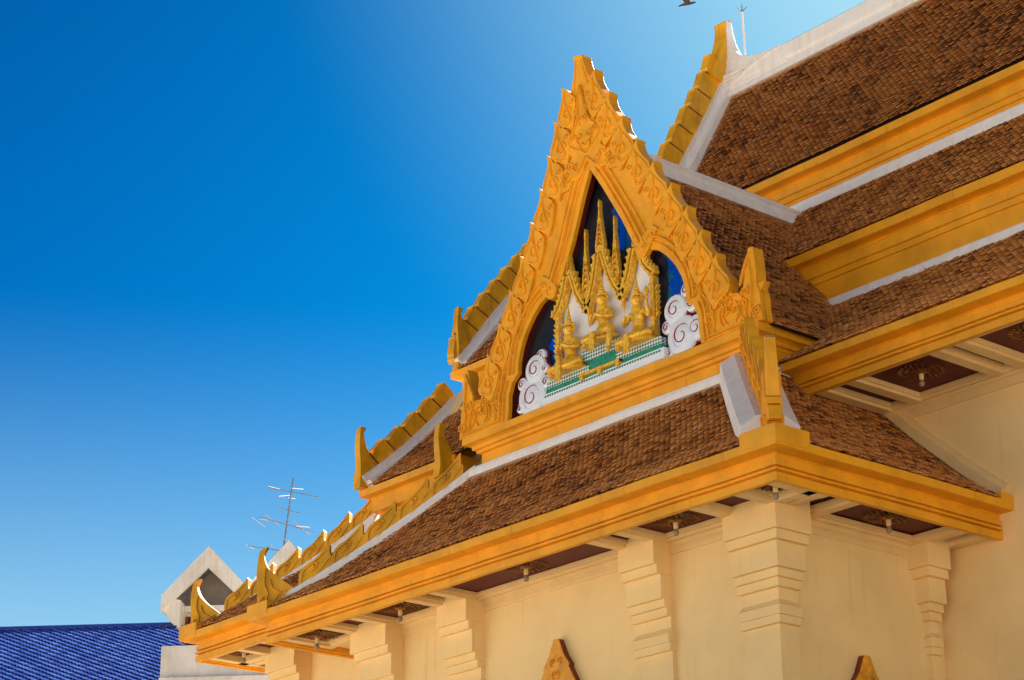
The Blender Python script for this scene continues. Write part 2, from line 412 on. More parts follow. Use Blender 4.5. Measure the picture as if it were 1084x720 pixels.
m = MB(); m.sweep([(-5.80, .2), (-5.80, 0), (-5.62, 0)], BP); m.build('eave_corner_block', 'yellow', temple, bevel=.004)
m = MB(); m.box(-.03, .117, YM-.13, YM, H0+.20, H0+.30); m.build('eave_end_block', 'yellow', temple, bevel=.004)
m = MB(); m.sweep([(-7.65, 4.5), (-7.65, .46), (-5.82, .46)], EP(H0+.24)); m.build('eave_cornice', 'yellow', temple)
m = MB(); m.sweep([(-7.65, .66), (-7.65, .46), (-7.48, .46)], [(o, z+.24) for o, z in BP]); m.build('eave_corner_block', 'yellow', temple, bevel=.004)
m = MB(); m.sweep([(-1.10, 1.39), (6.0, 1.39)], EP(6.78)); m.build('eave_cornice', 'yellow', temple, bevel=.003)
# B and A tier cornices of the main roof
m = MB(); m.sweep([(-4.2, 2.72), (6.0, 2.72)], LP(8.145)); m.build('tier_cornice', 'yellow', temple)
m = MB(); m.sweep([(-4.2, 2.72), (6.0, 2.72)], [(-.3, 8.04), (.035, 8.04), (.042, 8.055), (.042, 8.10), (.03, 8.108), (.03, 8.125), (.018, 8.143), (-.3, 8.143)]); m.build('flashing', 'white', temple)
m = MB(); m.sweep([(-4.2, 3.46), (6.0, 3.46)], [(o, 9.43+(z-9.43)*.97) for o, z in LP(9.43)]); m.build('tier_cornice', 'yellow', temple)
m = MB(); m.sweep([(-4.2, 3.46), (6.0, 3.46)], [(-.3, 9.44), (.035, 9.44), (.042, 9.455), (.042, 9.50), (.03, 9.508), (.03, 9.535), (.018, 9.552), (-.3, 9.552)]); m.build('flashing', 'white', temple)
# left section cornices
def TP(z0): return [(-.3, z0), (-.02, z0), (-.02, z0+.10), (.0, z0+.102), (.0, z0+.15), (.06, z0+.155), (.06, z0+.275), (.075, z0+.29), (.14, z0+.30), (.145, z0+.36), (.13, z0+.368), (-.3, z0+.365)]
m = MB(); m.sweep([(-6.16, 5), (-6.16, 1.41), (-4.9, 1.41)], TP(6.955)); m.build('tier_cornice', 'yellow', temple)
m = MB(); m.sweep([(-6.16, 5), (-6.16, 2.45), (-4.4, 2.45)], TP(8.335)); m.build('tier_cornice', 'yellow', temple)

# ---- gable base cornice of the porch
m = MB(); PF = [(-.25, 7.065), (0, 7.065), (0, 7.160), (.035, 7.163), (.037, 7.188), (.062, 7.192), (.064, 7.222), (.082, 7.232), (.118, 7.238), (.122, 7.242), (.122, 7.298), (.112, 7.305), (-.25, 7.30)]
m.sweep([(CX-1.60, 2.6), (CX-1.60, 1.16), (CX+1.60, 1.16), (CX+1.60, 1.75)], PF); m.build('gable_cornice', 'yellow', temple)
m = MB(); m.sweep([(CX-1.60, 2.6), (CX-1.60, 1.16), (CX+1.60, 1.16), (CX+1.60, 2.0)], [(-.25, 6.965), (.075, 6.965), (.082, 6.975), (.082, 7.012), (.06, 7.020), (.05, 7.05), (.02, 7.063), (-.25, 7.063)]); m.build('flashing', 'white', temple)

# ---- roof surfaces
def roof(name, *a, **k):
    m = MB(); tiles(m, *a, **k); return m.build(name, 'tile', temple)
roof('tile_roof', (1,0), (0,1), (0,0), [(-.09,5.885),(.3,6.14),(.7,6.50),(1.22,7.03)], lambda u, v: -5.80+v*.98+.05 < u < -v*.98-.02, -6, .2)
roof('tile_roof', (0,1), (-1,0), (0,0), [(-.09,5.885),(.3,6.14),(.7,6.50),(1.26,7.07)], lambda u, v: v*.98+.02 < u < YM-.01, 0, 2.4)
roof('tile_roof', (0,1), (1,0), (-5.80,0), [(-.09,5.885),(.3,6.14),(.7,6.50),(1.22,7.03)], lambda u, v: v*.98+.02 < u < YM-.01, 0, 2.4)
roof('tile_roof', (1,0), (0,1), (0,0), [(.37,6.125),(.8,6.46),(1.44,7.0)], lambda u, v: -7.65+(v-.46)*1.5+.05 < u < -4.6, -7.8, -4.5)
roof('tile_roof', (0,1), (1,0), (-7.65,0), [(-.09,6.125),(.6,6.46),(1.45,7.0)], lambda u, v: u > .5+v*.66, 0, 4.5)
roof('tile_roof', (1,0), (0,1), (0,0), [(1.28,7.02),(2.0,7.48),(2.74,8.08)], lambda u, v: -4.9 < u < 5.95 and (u > -1.14 or v > 1.75 or u < -4.3), -5, 5.95)
roof('tile_roof', (1,0), (0,1), (0,0), [(2.58,8.55),(3.0,8.96),(3.50,9.48)], lambda u, v: u < 5.95, -4.35, 5.95)
roof('tile_roof', (1,0), (0,1), (0,0), [(3.33,9.85),(3.73,10.50),(4.33,11.58)], lambda u, v: u < 5.95, -4.36, 5.95)
roof('tile_roof', (-1,0), (0,-1), (0,8.62), [(1.28,7.02),(2.74,8.12),(3.5,9.5),(4.33,11.58)], lambda u, v: True, -5.95, 4.36, w=.3, e=.2)
roof('tile_roof', (1,0), (0,1), (0,0), [(1.27,7.31),(1.8,7.80),(2.45,8.45)], lambda u, v: True, -6.20, -4.4)
roof('tile_roof', (1,0), (0,1), (0,0), [(2.33,8.70),(2.8,9.24),(4.33,11.15)], lambda u, v: True, -6.20, -4.4)
roof('tile_roof', (-1,0), (0,-1), (0,8.62), [(1.27,7.31),(2.33,8.6),(4.33,11.15)], lambda u, v: True, 4.4, 6.2, w=.3, e=.2)
GP = [(-1.76,7.28),(-1.2,7.80),(-.73,8.34),(-.36,8.88),(0,9.32)]
roof('tile_roof', (0,1), (-1,0), (CX,0), GP, lambda u, v: u > 1.16, 1.1, 3.75)
roof('tile_roof', (0,1), (1,0), (CX,0), GP, lambda u, v: u > 1.16, 1.1, 3.75)

# ---- end gables of the long hall
m = MB()
for x0, x1 in ((5.5, 5.9), (-4.36, -4.2)): m = MB(); m.prism([(1.9,6.9),(6.7,6.9),(6.1,8.2),(5.4,9.4),(4.33,11.4),(3.4,9.5),(2.7,8.1)], lambda a, b, d, x0=x0, x1=x1: (x0 if d < .5 else x1, a, b), 0, 1); m.build('end_gable', 'cream', temple)
m = MB(); m.prism([(1.5,7.0),(7.1,7.0),(6.3,8.6),(4.33,11.0),(2.35,8.55)], lambda a, b, d: (-6.14 if d < .5 else -6.0, a, b), 0, 1)
m.build('end_gable', 'cream', temple)
# ---- ridge caps
m = MB()
def ridge(m, x0, x1, y, zb, zt, hw, axis='x'):
    pr = [(-hw-.035, zb), (-hw-.03, zb+.05), (-hw, zb+.06), (-hw+.012, zb+.13), (-hw-.012, zb+.145), (-hw-.012, zt-.02), (-hw+.01, zt), (hw-.01, zt), (hw+.012, zt-.02), (hw+.012, zb+.145), (hw-.012, zb+.13), (hw, zb+.06), (hw+.03, zb+.05), (hw+.035, zb)]
    vs = []
    for x in (x0, x1): vs += [((x, y+o, z) if axis == 'x' else (y+o, x, z)) for o, z in pr]
    n = len(pr); m.add(vs, [(i, (i+1) % n, n+(i+1) % n, n+i) for i in range(n)]+[tuple(range(n-1, -1, -1)), tuple(range(n, 2*n))])
ridge(m, -4.40, 6.0, 4.33, 11.46, 11.76, .10); m.build('ridge_cap', 'white', temple, bevel=.004)
m = MB(); ridge(m, 1.08, 3.50, CX, 9.27, 9.45, .06, 'y'); m.build('ridge_cap', 'white', temple, bevel=.004)
m = MB(); ridge(m, -6.2, -4.4, 4.33, 11.05, 11.2, .07); m.build('ridge_cap', 'white', temple)

# ---- hip ridges with carved crest boards
def hipF(p0, p1, curve=.0):
    """frame along a hip: a = distance along the hip in plan (0..L), b = height above the hip line, d = sideways"""
    dx, dy = p1[0]-p0[0], p1[1]-p0[1]; L = math.hypot(dx, dy); ux, uy = dx/L, dy/L
    def F(a, b, d):
        t = a/L; z = p0[2]+(p1[2]-p0[2])*t-curve*4*t*(1-t)
        return (p0[0]+ux*a+uy*d, p0[1]+uy*a-ux*d, z+b)
    return F, L
def crest_shape(f):
    P = [(0,.30),(.03,.42),(.10,.58),(.22,.66),(.42,.66),(.62,.80),(.80,.96),(.90,1.10),(.925,1.0),(.93,.55),(.95,.36),(1,.30)]
    for (a, b), (c, d) in zip(P, P[1:]):
        if f <= c: return b+(d-b)*(f-a)/(c-a)
    return 0
def crest(name, F, a0, a1, nseg, base, amp, th, matn, carve=True, parent=None, shape=crest_shape):
    m = MB(); K = 16; cr_pos = (.0,.03,.10,.22,.42,.62,.80,.90,.925,.93,.95,.998)
    par = parent or temple
    ts = []
    for s_ in range(nseg): ts += [(s_+c)/nseg for c in cr_pos]
    lo = [(a0+(a1-a0)*t, 0) for t in ts]; hi = [(a0+(a1-a0)*t, base+amp*shape(min(.9999, t*nseg-math.floor(t*nseg+1e-9)))) for t in ts]
    m.strip(lo, hi, F, -th/2, th/2)
    ob = m.build(name, matn, par)
    if carve:
        L = (a1-a0)/nseg; q = MB(); F0 = F
        for s_ in range(2*nseg):
            o = a0+(s_//2)*L; F = F0 if s_ % 2 else (lambda a, b, d: F0(a, b, -d))
            q.ribbon(curl(o+.30*L, base+amp*.16, amp*.17, .05, 1, 1.2, 1.8), F, .022, .014, -th/2)
            q.ribbon(smooth2([(o+.08*L, base*.7), (o+.09*L, base+amp*.30), (o+.2*L, base+amp*.46), (o+.5*L, base+amp*.56), (o+.82*L, base+amp*.78)]), F, .02, .014, -th/2)
            q.ribbon(smooth2([(o+.1*L, base*.4), (o+.5*L, base*.6), (o+.92*L, base+amp*.25)]), F, .02, .012, -th/2)
        q.build('carving', matn, ob)
    return ob
def finial_outline(h, w, lean=0.0):
    lo = []; hi = []
    n = 20
    for i in range(n+1):
        t = i/n; z = h*t
        front = .03*w*math.sin(t*math.pi*2.0)+lean*t*t*w+.05*w*t
        back = front+w*((1-t)**1.9)*.66+(.20*(1-t)+.09)*w
        if t > .9: back += (t-.9)*.9*w
        lo.append((front, z)); hi.append((back, z))
    return lo, hi
def finial(F, a, h, w, th, matn, z0=0, carve=True, lean=0.0, boss=False):
    lo, hi = finial_outline(h, w, lean); m = MB(); n = len(lo)
    vs = []; fs = []
    for k, ((x, z), (x2, z2)) in enumerate(zip(lo, hi)):
        tk = th/2*(1-.35*(k/(n-1)))
        vs += [F(a+x, z0+z, -tk), F(a+x2, z0+z2, -tk), F(a+x2, z0+z2, tk), F(a+x, z0+z, tk)]
    for i in range(n-1):
        for k in range(4): fs.append((4*i+k, 4*i+(k+1) % 4, 4*i+4+(k+1) % 4, 4*i+4+k))
    fs += [(3,2,1,0), (4*n-4, 4*n-3, 4*n-2, 4*n-1)]
    m.add(vs, fs)
    ob = m.build('finial', matn, temple, bevel=.004)
    if boss:
        for p in ([(-.14,.24),(-.02,.20),(.10,.22),(.10,.36),(-.06,.35)], [(-.05,.0),(.10,.0),(.10,.20),(-.09,.18)], [(-.08,.37),(.10,.37),(.10,.43),(-.05,.43)]):
            m = MB(); m.prism([(a+x*w*1.1, z0+h*z) for x, z in p], F, -th*(.40 if p[0][0] < -.1 else .52), th*(.40 if p[0][0] < -.1 else .52)); m.build('finial_boss', matn, ob, bevel=.004)
    if carve:
        q = MB(); F0 = F
        for F in (F0, lambda a_, b_, d_: F0(a_, b_, -d_)):
            q.ribbon(smooth2([(a+.14*w, z0+.04*h), (a+.30*w, z0+.22*h), (a+.17*w, z0+.42*h), (a+.20*w, z0+.66*h)]), F, .020, .016, -th*.46)
            q.ribbon(smooth2([(a+.66*w, z0+.03*h), (a+.54*w, z0+.16*h), (a+.34*w, z0+.30*h), (a+.30*w, z0+.46*h)]), F, .020, .016, -th*.46)
            q.ribbon(curl(a+.42*w, z0+.06*h, .09*w, .9, -1), F, .018, .016, -th*.48)
            q.ribbon(curl(a+.12*w, z0+.10*h, .08*w, 1.6, -1), F, .018, .016, -th*.48)
        q.build('carving', matn, ob)
    return ob
def hip_base(F, L, w0, matn='white', h=.085, plain=False):
    m = MB(); n = 10
    pr = [(-w0*1.0, -.10), (-w0*.98, h*.45), (-w0*.62, h*.55), (-w0*.55, h), (w0*.55, h), (w0*.62, h*.55), (w0*.98, h*.45), (w0*1.0, -.10)]
    if plain: pr = [(-w0, -.12), (-w0*.97, h*.35), (-w0*.45, h), (w0*.45, h), (w0*.97, h*.35), (w0, -.12)]
    vs = []; k = len(pr)
    for i in range(n+1): vs += [F(w0*1.15+(L-w0*1.15)*i/n, z, o) for o, z in pr]
    fs = [(i*k+j, i*k+(j+1) % k, (i+1)*k+(j+1) % k, (i+1)*k+j) for i in range(n) for j in range(k)]
    fs += [tuple(range(k-1, -1, -1)), tuple(n*k+j for j in range(k))]
    m.add(vs, fs); return m.build('hip_flashing', matn, temple, bevel=.004)
# front left hip of the porch
F, L = hipF((-5.78, .02, 5.90), (-4.57, 1.23, 7.03), .05); hip_base(F, L, .085)
crest('hip_crest', F, .24, L-.10, 5, .12, .16, .075, 'dull')
finial(F, -.12, .56, .40, .09, 'dull', z0=.02)
# front right hip, seen end on
F, L = hipF((-.02, .02, 5.90), (-1.30, 1.14, 7.02), .03); hip_base(F, L, .20, h=.12, plain=True)
crest('hip_crest', F, .22, L-.02, 5, .16, .32, .075, 'carved')
finial(F, -.07, .70, .42, .105, 'carved', z0=.02, boss=True)
# back left hip
F, L = hipF((-7.62, .48, 6.13), (-6.22, 1.42, 7.04), .06); hip_base(F, L, .085)
crest('hip_crest', F, .24, L, 6, .12, .15, .075, 'dull')
finial(F, -.10, .50, .38, .09, 'dull', z0=.02)

# ---- barge boards of the long hall (their inner faces towards +X)
def verge(X, pts, off0, off1, nseg, th, name='bargeboard', matn='dull', slot=True, white=.11, wt=.06, ramp=0.0):
    """pts: (y,z) roof line from the eave up; board stands from off0 to off1 above the roof line"""
    F = lambda a, b, d: (X-d, a, b); off1_ = off1
    P = resample(smooth2(pts, 2), nseg*12+1); m = MB(); lo = offset2(P, off0); hi = []
    N = offset2(P, 1.0)
    for i, p in enumerate(P):
        f = (i % 12)/12; k = off1; tt = i/(len(P)-1)
        off1 = off1_ if tt >= ramp else off0+.06+(off1_-off0-.06)*tt/ramp
        if i % 12 == 0: k = off1-.07
        elif f < .2: k = off1-.035
        elif f > .9: k = off1+.012
        else: k = off1-.025+.03*f
        hi.append((p[0]+(N[i][0]-p[0])*k, p[1]+(N[i][1]-p[1])*k))
    m.strip(lo, hi, F, 0, th); b = m.build(name, matn, temple)
    # raised lip lines on each segment (the slots between the scales)
    for i in range(0, nseg*12+1, 12):
        if i in (0, nseg*12): continue
        p = P[i]; n_ = (N[i][0]-p[0], N[i][1]-p[1]); t_ = (P[i+1][0]-P[i-1][0], P[i+1][1]-P[i-1][1]); Lt = math.hypot(*t_); t_ = (t_[0]/Lt, t_[1]/Lt)
        a = (p[0]+n_[0]*(off1-.02)-t_[0]*.005, p[1]+n_[1]*(off1-.02)-t_[1]*.005); c = (p[0]+n_[0]*(off1-.20)+t_[0]*.035, p[1]+n_[1]*(off1-.20)+t_[1]*.035)
        s_ = MB(); s_.ribbon([a, lerp(a, c, .5), c], F, .018, .005, 0, taper=False); s_.build('scale_joint', 'woodedge', b)
    w_ = MB(); q = offset2(P, off0+.02); r = offset2(P, -.10)
    w_.strip(r, q, F, -wt, 0); q2 = offset2(P, off0-white*.35); w_.strip(offset2(P, -.06), q2, F, -wt-.07, -wt); w_.build('verge_flashing', 'white', temple)
    return F, P
# upper gable
F, P = verge(-4.42, [(3.36, 9.92), (3.73, 10.52), (4.31, 11.54), (4.44, 11.84)], .12, .36, 8, .10)
# its chofa
m = MB(); XG = -4.42; FX = lambda a, b, d: (XG-d, a, b)
lo = smooth2([(4.06,11.70),(4.16,11.92),(4.245,12.12),(4.28,12.28),(4.27,12.38)]); hi = smooth2([(4.56,11.62),(4.50,11.80),(4.42,12.0),(4.375,12.2),(4.37,12.42)])
m.strip(lo, hi, FX, -.05, .10); m.build('chofa_finial', 'dull', temple, bevel=.008)
m = MB()
FR = lambda a, b, d: (a, 4.33+d, b)
for k in range(6):
    x1 = -4.10+.115*k; zt = 12.03-.055*k
    lo = []; hi = []
    for i in range(11):
        t = i/10; x = -4.40+(x1+4.40)*t; lo.append((x, 11.55)); hi.append((x, 11.74+(zt-11.78-.03*k)*(1-t)**1.6*.7+.06*(5-k)*.45*(1-t)+.02+.018*(5-k)))
    m.strip(lo, hi, FR, -.03-.014*k, .03+.014*k)
m.build('ridge_scroll', 'white', temple, bevel=.006)
m = MB()
for k in range(4):
    x1 = -3.95+.12*k
    pts = [(-4.38+(x1+4.38)*t, (11.60+.04*k)+(.15-.042*k)*t**2) for t in [i/12 for i in range(13)]]
    m.ribbon(pts, FR, .02, .02, -.111)
m.build('ridge_scroll_lines', 'white', temple)
m = MB(); lo = smooth2([(-4.38,11.9),(-4.38,12.1),(-4.40,12.3),(-4.41,12.38)]); hi = smooth2([(-4.10,11.86),(-4.24,11.95),(-4.33,12.15),(-4.37,12.39)])
m.strip(lo, hi, FR, -.04, .04); m.build('chofa_brace', 'white', temple, bevel=.006)
# left section, upper and lower tier
F, P = verge(-6.24, [(2.36, 8.76), (2.62, 9.08), (2.98, 9.56), (4.33, 11.15)], .06, .27, 14, .10, ramp=.10)
FL = lambda a, b, d: (-6.24-d, a, b)
finial(FL, 2.31, .66, .36, .10, 'dull', z0=8.70, carve=False)
F, P = verge(-6.24, [(1.26, 7.37), (1.60, 7.64), (2.0, 8.02), (2.36, 8.42)], .05, .22, 6, .10, ramp=.2)
finial(FL, 1.19, .58, .36, .10, 'dull', z0=7.32, carve=False)
# right section lower tier end, seen between the left hip and the porch gable
F, P = verge(-4.98, [(1.20, 7.02), (1.50, 7.25), (2.3, 7.9)], .05, .22, 4, .09, ramp=.3)
FL2 = lambda a, b, d: (-4.98-d, a, b)
finial(FL2, 1.12, .48, .42, .09, 'dull', z0=7.10, carve=False)

# ---- main eave soffit and porch soffit (coffers)
def soffit_x(xs, y0, y1, zb, zp, wb, ends=(True, True)):
    """coffered ceiling strip running along X; xs = centre lines of the cross beams"""
    m = MB(); x0, x1 = xs[0], xs[-1]
    m.add([(x0, y0, zp), (x1, y0, zp), (x1, y1, zp), (x0, y1, zp)], [(0,1,2,3)])
    m.box(x0, x1, y0, y1, zp+.003, zp+.03); m.build('coffer_panel', 'maroon', temple)
    m = MB()
    for i, x in enumerate(xs):
        m.box(x-wb/2, x+wb/2, y0, y1, zb, zp-.002); m.box(x-wb/2-.022, x+wb/2+.022, y0, y1, zb+.022, zp-.002)
    m.box(x0, x1, y0, y0+.05, zb+.004, zp-.003); m.box(x0, x1, y1-.07, y1, zb+.004, zp-.003); m.box(x0, x1, y1-.10, y1-.07, zb+.024, zp-.003)
    m.build('coffer_beam', 'soffit', temple, bevel=.004)
soffit_x([-5.66, -5.12, -4.72, -3.98, -3.69, -1.89, -1.60, -.85, -.44, -.13], .055, .59, 5.662, 5.722, .085)
m = MB(); m.box(-.20, -.055, .06, .595, 5.731, 5.76); m.box(-.60, -.055, .59, YM, 5.727, 5.755); m.build('coffer_panel', 'maroon', temple)
m = MB()
for y in (.44, .85, 1.94, 2.19): m.box(-.59, -.055, y-.042, y+.042, 5.662, 5.72); m.box(-.59, -.055, y-.064, y+.064, 5.684, 5.719)
m.box(-.10, -.055, .1, YM, 5.666, 5.718); m.box(-.59, -.52, .59, YM, 5.666, 5.718); m.box(-.52, -.49, .59, YM, 5.686, 5.718)
m.build('coffer_beam', 'soffit', temple, bevel=.004)
m = MB(); m.box(-5.74, -5.05, .59, 2.2, 5.70, 5.74); m.build('coffer_panel', 'soffit', temple)
# wall head mouldings
m = MB(); MP = [(-.03, 5.585), (.012, 5.585), (.018, 5.600), (.018, 5.625), (.034, 5.635), (.034, 5.660), (.05, 5.672), (.05, 5.72), (-.03, 5.72)]
m.sweep([(XWL, YW), (XWR, YW), (XWR, YM)], MP); m.build('wall_moulding', 'soffit', temple)
xs = [-.95+.0]
bx = [-.9, -.62, .14, .36, 1.12, 1.34, 2.1, 2.32, 3.08, 3.30, 4.06, 4.28, 5.04, 5.26, 5.94]
soffit_x(bx, 1.445, 2.25, 6.80, 6.86, .10)
m = MB(); m.sweep([(-1.3, YM), (6, YM)], [(-.03, 6.72), (.012, 6.72), (.02, 6.745), (.02, 6.78), (.04, 6.79), (.05, 6.86), (-.03, 6.86)]); m.build('wall_moulding', 'soffit', temple)
# back left soffit
m = MB(); m.box(-7.58, -5.2, .52, 1.05, 5.96, 5.99); m.box(-7.58, -6.95, 1.05, 4.4, 5.96, 5.99); m.build('coffer_panel', 'maroon', temple)
m = MB()
for x in (-7.53, -7.08, -6.70, -5.95): m.box(x-.043, x+.043, .52, 1.05, 5.90, 5.957)
m.box(-7.58, -5.8, .52, .57, 5.904, 5.956); m.box(-7.58, -5.8, .97, 1.05, 5.904, 5.956); m.box(-7.59, -7.54, .53, 4.4, 5.905, 5.955)
for y in (.90, 1.26, 2.2): m.box(-7.58, -6.95, y-.043, y+.043, 5.90, 5.957)
m.build('coffer_beam', 'soffit', temple)
# sloping white flashing where the side roof meets the hall wall
m = MB(); pts = [(.03, 5.93), (-.3, 6.20), (-.7, 6.56), (-1.26, 7.12)]
FW = lambda a, b, d: (a, YM-d, b)
m.strip(offset2(pts, .0), offset2(pts, -.07), FW, .0, .06); m.strip(offset2(pts, -.065), offset2(pts, -.11), FW, .0, .03); m.build('flashing', 'soffit', temple)

# ================================================================== PORCH GABLE
YB = 1.04
def lean(b): return .107*max(0, b-8.6)
FG = lambda a, b, d: (CX+a, YB+d-lean(b), b)
inner = [(0,9.14),(.12,8.94),(.30,8.60),(.44,8.33),(.485,8.245),(.50,8.20),(.545,8.195),(.60,8.245),(.70,8.205),(.80,8.12),(.89,8.01),(.95,7.90),(.985,7.78),(.99,7.68),(1.07,7.62),(1.11,7.52),(1.115,7.40),(1.13,7.30),(1.14,7.302)]
outer = [(.045,10.12),(.075,9.99),(.13,9.86),(.20,9.70),(.34,9.42),(.50,9.12),(.64,8.90),(.80,8.68),(.95,8.45),(1.08,8.22),(1.20,8.02),(1.33,7.82),(1.43,7.66),(1.50,7.56),(1.58,7.60),(1.65,7.90),(1.70,7.895),(1.72,7.70),(1.715,7.60),(1.745,7.52),(1.75,7.42),(1.765,7.302)]
for sgn in (1, -1):
    poly = [(sgn*a, b) for a, b in outer]+[(sgn*a, b) for a, b in reversed(inner)]+[(0, 10.11)]
    m = MB(); m.prism(poly, FG, 0, .045)
    in2 = offset2(inner, .09); in2 = [(max(0, a), b) for a, b in in2[:-2]]+[(1.22, 7.302)]
    m.prism([(sgn*a, b) for a, b in outer]+[(sgn*a, b) for a, b in reversed(in2)]+[(0, 10.11)], FG, .046, .11)
    board = m.build('bargeboard', 'carved', temple, bevel=.005)
    # deep inner reveal
    m = MB(); m.strip([(sgn*a, b) for a, b in inner[:-1]], [(sgn*a, b) for a, b in offset2(inner[:-1], .05)], FG, .0455, .09); m.build('reveal', 'reddark', board)
    # stepped mouldings along the opening
    mo = MB()
    ii = smooth2(inner[:5], 1)
    for o_, w_, h_ in ((.018, .035, .0), (.055, .022, .018), (.10, .03, .026), (.155, .018, .016)):
        if h_ == 0: continue
        mo.ribbon([(sgn*a, b) for a, b in offset2(resample(inner[:5], 14), o_)], FG, w_, h_, 0, taper=False)
        mo.ribbon([(sgn*a, b) for a, b in offset2(resample(smooth2(inner[7:14], 2), 16), o_)], FG, w_, h_, 0, taper=False)
        mo.ribbon([(sgn*a, b) for a, b in offset2(resample(smooth2(inner[14:18], 2), 8), o_)], FG, w_, h_, 0, taper=False)
    mo.build('moulding', 'carved', board)
    # the row of flame shaped leaves on the outer edge
    oc = smooth2([(.13,9.84),(.20,9.68),(.34,9.38),(.49,9.09),(.64,8.86),(.80,8.63),(.95,8.39),(1.08,8.17),(1.20,7.96),(1.33,7.76),(1.44,7.60)], 2)
    NL = 9; pp = resample(oc, NL*4+1)
    for i in range(NL):
        a, b = pp[i*4], pp[i*4+4]; dx, dz = a[0]-b[0], a[1]-b[1]; Ls = math.hypot(dx, dz); ux, uz = dx/Ls, dz/Ls; nx, nz = -uz*-1, ux*-1
        nx, nz = uz, -ux     # outward for the right half
        if nx < 0: nx, nz = -nx, -nz
        k = 1.0 if i else .85
        sh = [(0,-.16),(.05,-.03),(-.01,.015),(.10,.065),(.32,.095),(.60,.085),(.86,.085),(1.06,.105),(1.17,.135),(1.12,.05),(1.02,-.02),(.98,-.07),(.90,-.11),(.75,-.13),(.55,-.145),(.35,-.155),(.15,-.16)]
        base = b
        W2 = lambda s_, n_: (sgn*(base[0]+ux*Ls*s_+nx*n_*k), base[1]+uz*Ls*s_+nz*n_*k)
        m = MB(); m.prism([W2(*q) for q in sh], FG, -.03, .07)
        lf = m.build('leaf', 'carved', board, bevel=.005)
        q = MB()
        ang = math.atan2(uz, ux)
        def loc(pts): return [W2(u, v) for u, v in pts]
        q.ribbon(loc(smooth2([(.08,.0),(.10,-.09),(.28,-.125),(.55,-.03),(.75,.03),(1.02,.055)])), FG, .016, .014, -.03)
        q.ribbon(loc(smooth2([(.14,.055),(.4,.066),(.8,.045),(1.0,.05)])), FG, .012, .010, -.03)
        q.ribbon(loc([(.42+.23*(1-.8*t)*math.cos(-1.2+t*7.6), -.045+.062*(1-.8*t)*math.sin(-1.2+t*7.6)) for t in [j/16 for j in range(17)]]), FG, .015, .016, -.03)
        q.ribbon(loc([(.80+.10*(1-.8*t)*math.cos(2+t*6.5), -.075+.028*(1-.8*t)*math.sin(2+t*6.5)) for t in [j/12 for j in range(13)]]), FG, .012, .013, -.03)
        q.build('carving', 'carved', lf)
    # scrollwork of the lower end
    q = MB()
    def C(*a, **k):
        pts = curl(*a, **k); q.ribbon([(sgn*x, y) for x, y in pts], FG, .020, .022, 0)
    C(1.60,7.36,.055,2.2,-1); C(1.50,7.36,.06,1.2,1); C(1.38,7.36,.06,1.9,-1); C(1.26,7.36,.055,1.3,1); C(1.20,7.50,.05,1.2,-1); C(1.34,7.52,.055,1.0,1)
    C(1.47,7.50,.05,2.0,1); C(1.14,7.66,.045,1.3,1); C(1.26,7.66,.045,2.3,-1); C(1.05,7.80,.045,1.6,-1); C(1.16,7.80,.04,1.8,1); C(1.00,7.94,.04,2.0,-1)
    C(1.66,7.34,.04,1.2,-1); C(1.58,7.50,.04,1.5,-1); C(.92,8.07,.035,2.2,-1); C(1.07,7.97,.04,2.4,1)
    for pts in ([(1.16,7.33),(1.30,7.45),(1.25,7.60),(1.14,7.72),(1.08,7.88),(.98,8.05)], [(1.70,7.33),(1.66,7.45),(1.68,7.60),(1.66,7.80)], [(1.62,7.33),(1.60,7.50),(1.54,7.58),(1.42,7.56),(1.36,7.45),(1.42,7.36)],
                [(1.18,7.325),(1.45,7.325),(1.72,7.325)], [(1.56,7.62),(1.60,7.72),(1.67,7.86)]):
        q.ribbon([(sgn*x, y) for x, y in smooth2(pts)], FG, .02, .022, 0)
    q.build('carving', 'carved', board)
    # corner bracket ornament on the kink of the opening
    q = MB(); q.prism([(sgn*a, b) for a, b in ((.47,8.27),(.50,8.19),(.56,8.185),(.63,8.25),(.72,8.38),(.66,8.43),(.55,8.36))], FG, -.02, .03)
    q.ribbon([(sgn*x, y) for x, y in curl(.56,8.22,.028,.9,1)], FG, .014, .014, -.02); q.ribbon([(sgn*x, y) for x, y in curl(.60,8.31,.028,1.0,-1)], FG, .014, .014, -.02)
    q.build('corner_ornament', 'carved', board, bevel=.003)
    # boss on the outer face of the end finial
    q = MB(); q.strip([(sgn*1.70, 7.54), (sgn*1.74, 7.54)], [(sgn*1.70, 7.61), (sgn*1.79, 7.60)], FG, .015, .085); q.build('finial_boss', 'carved', board, bevel=.006)
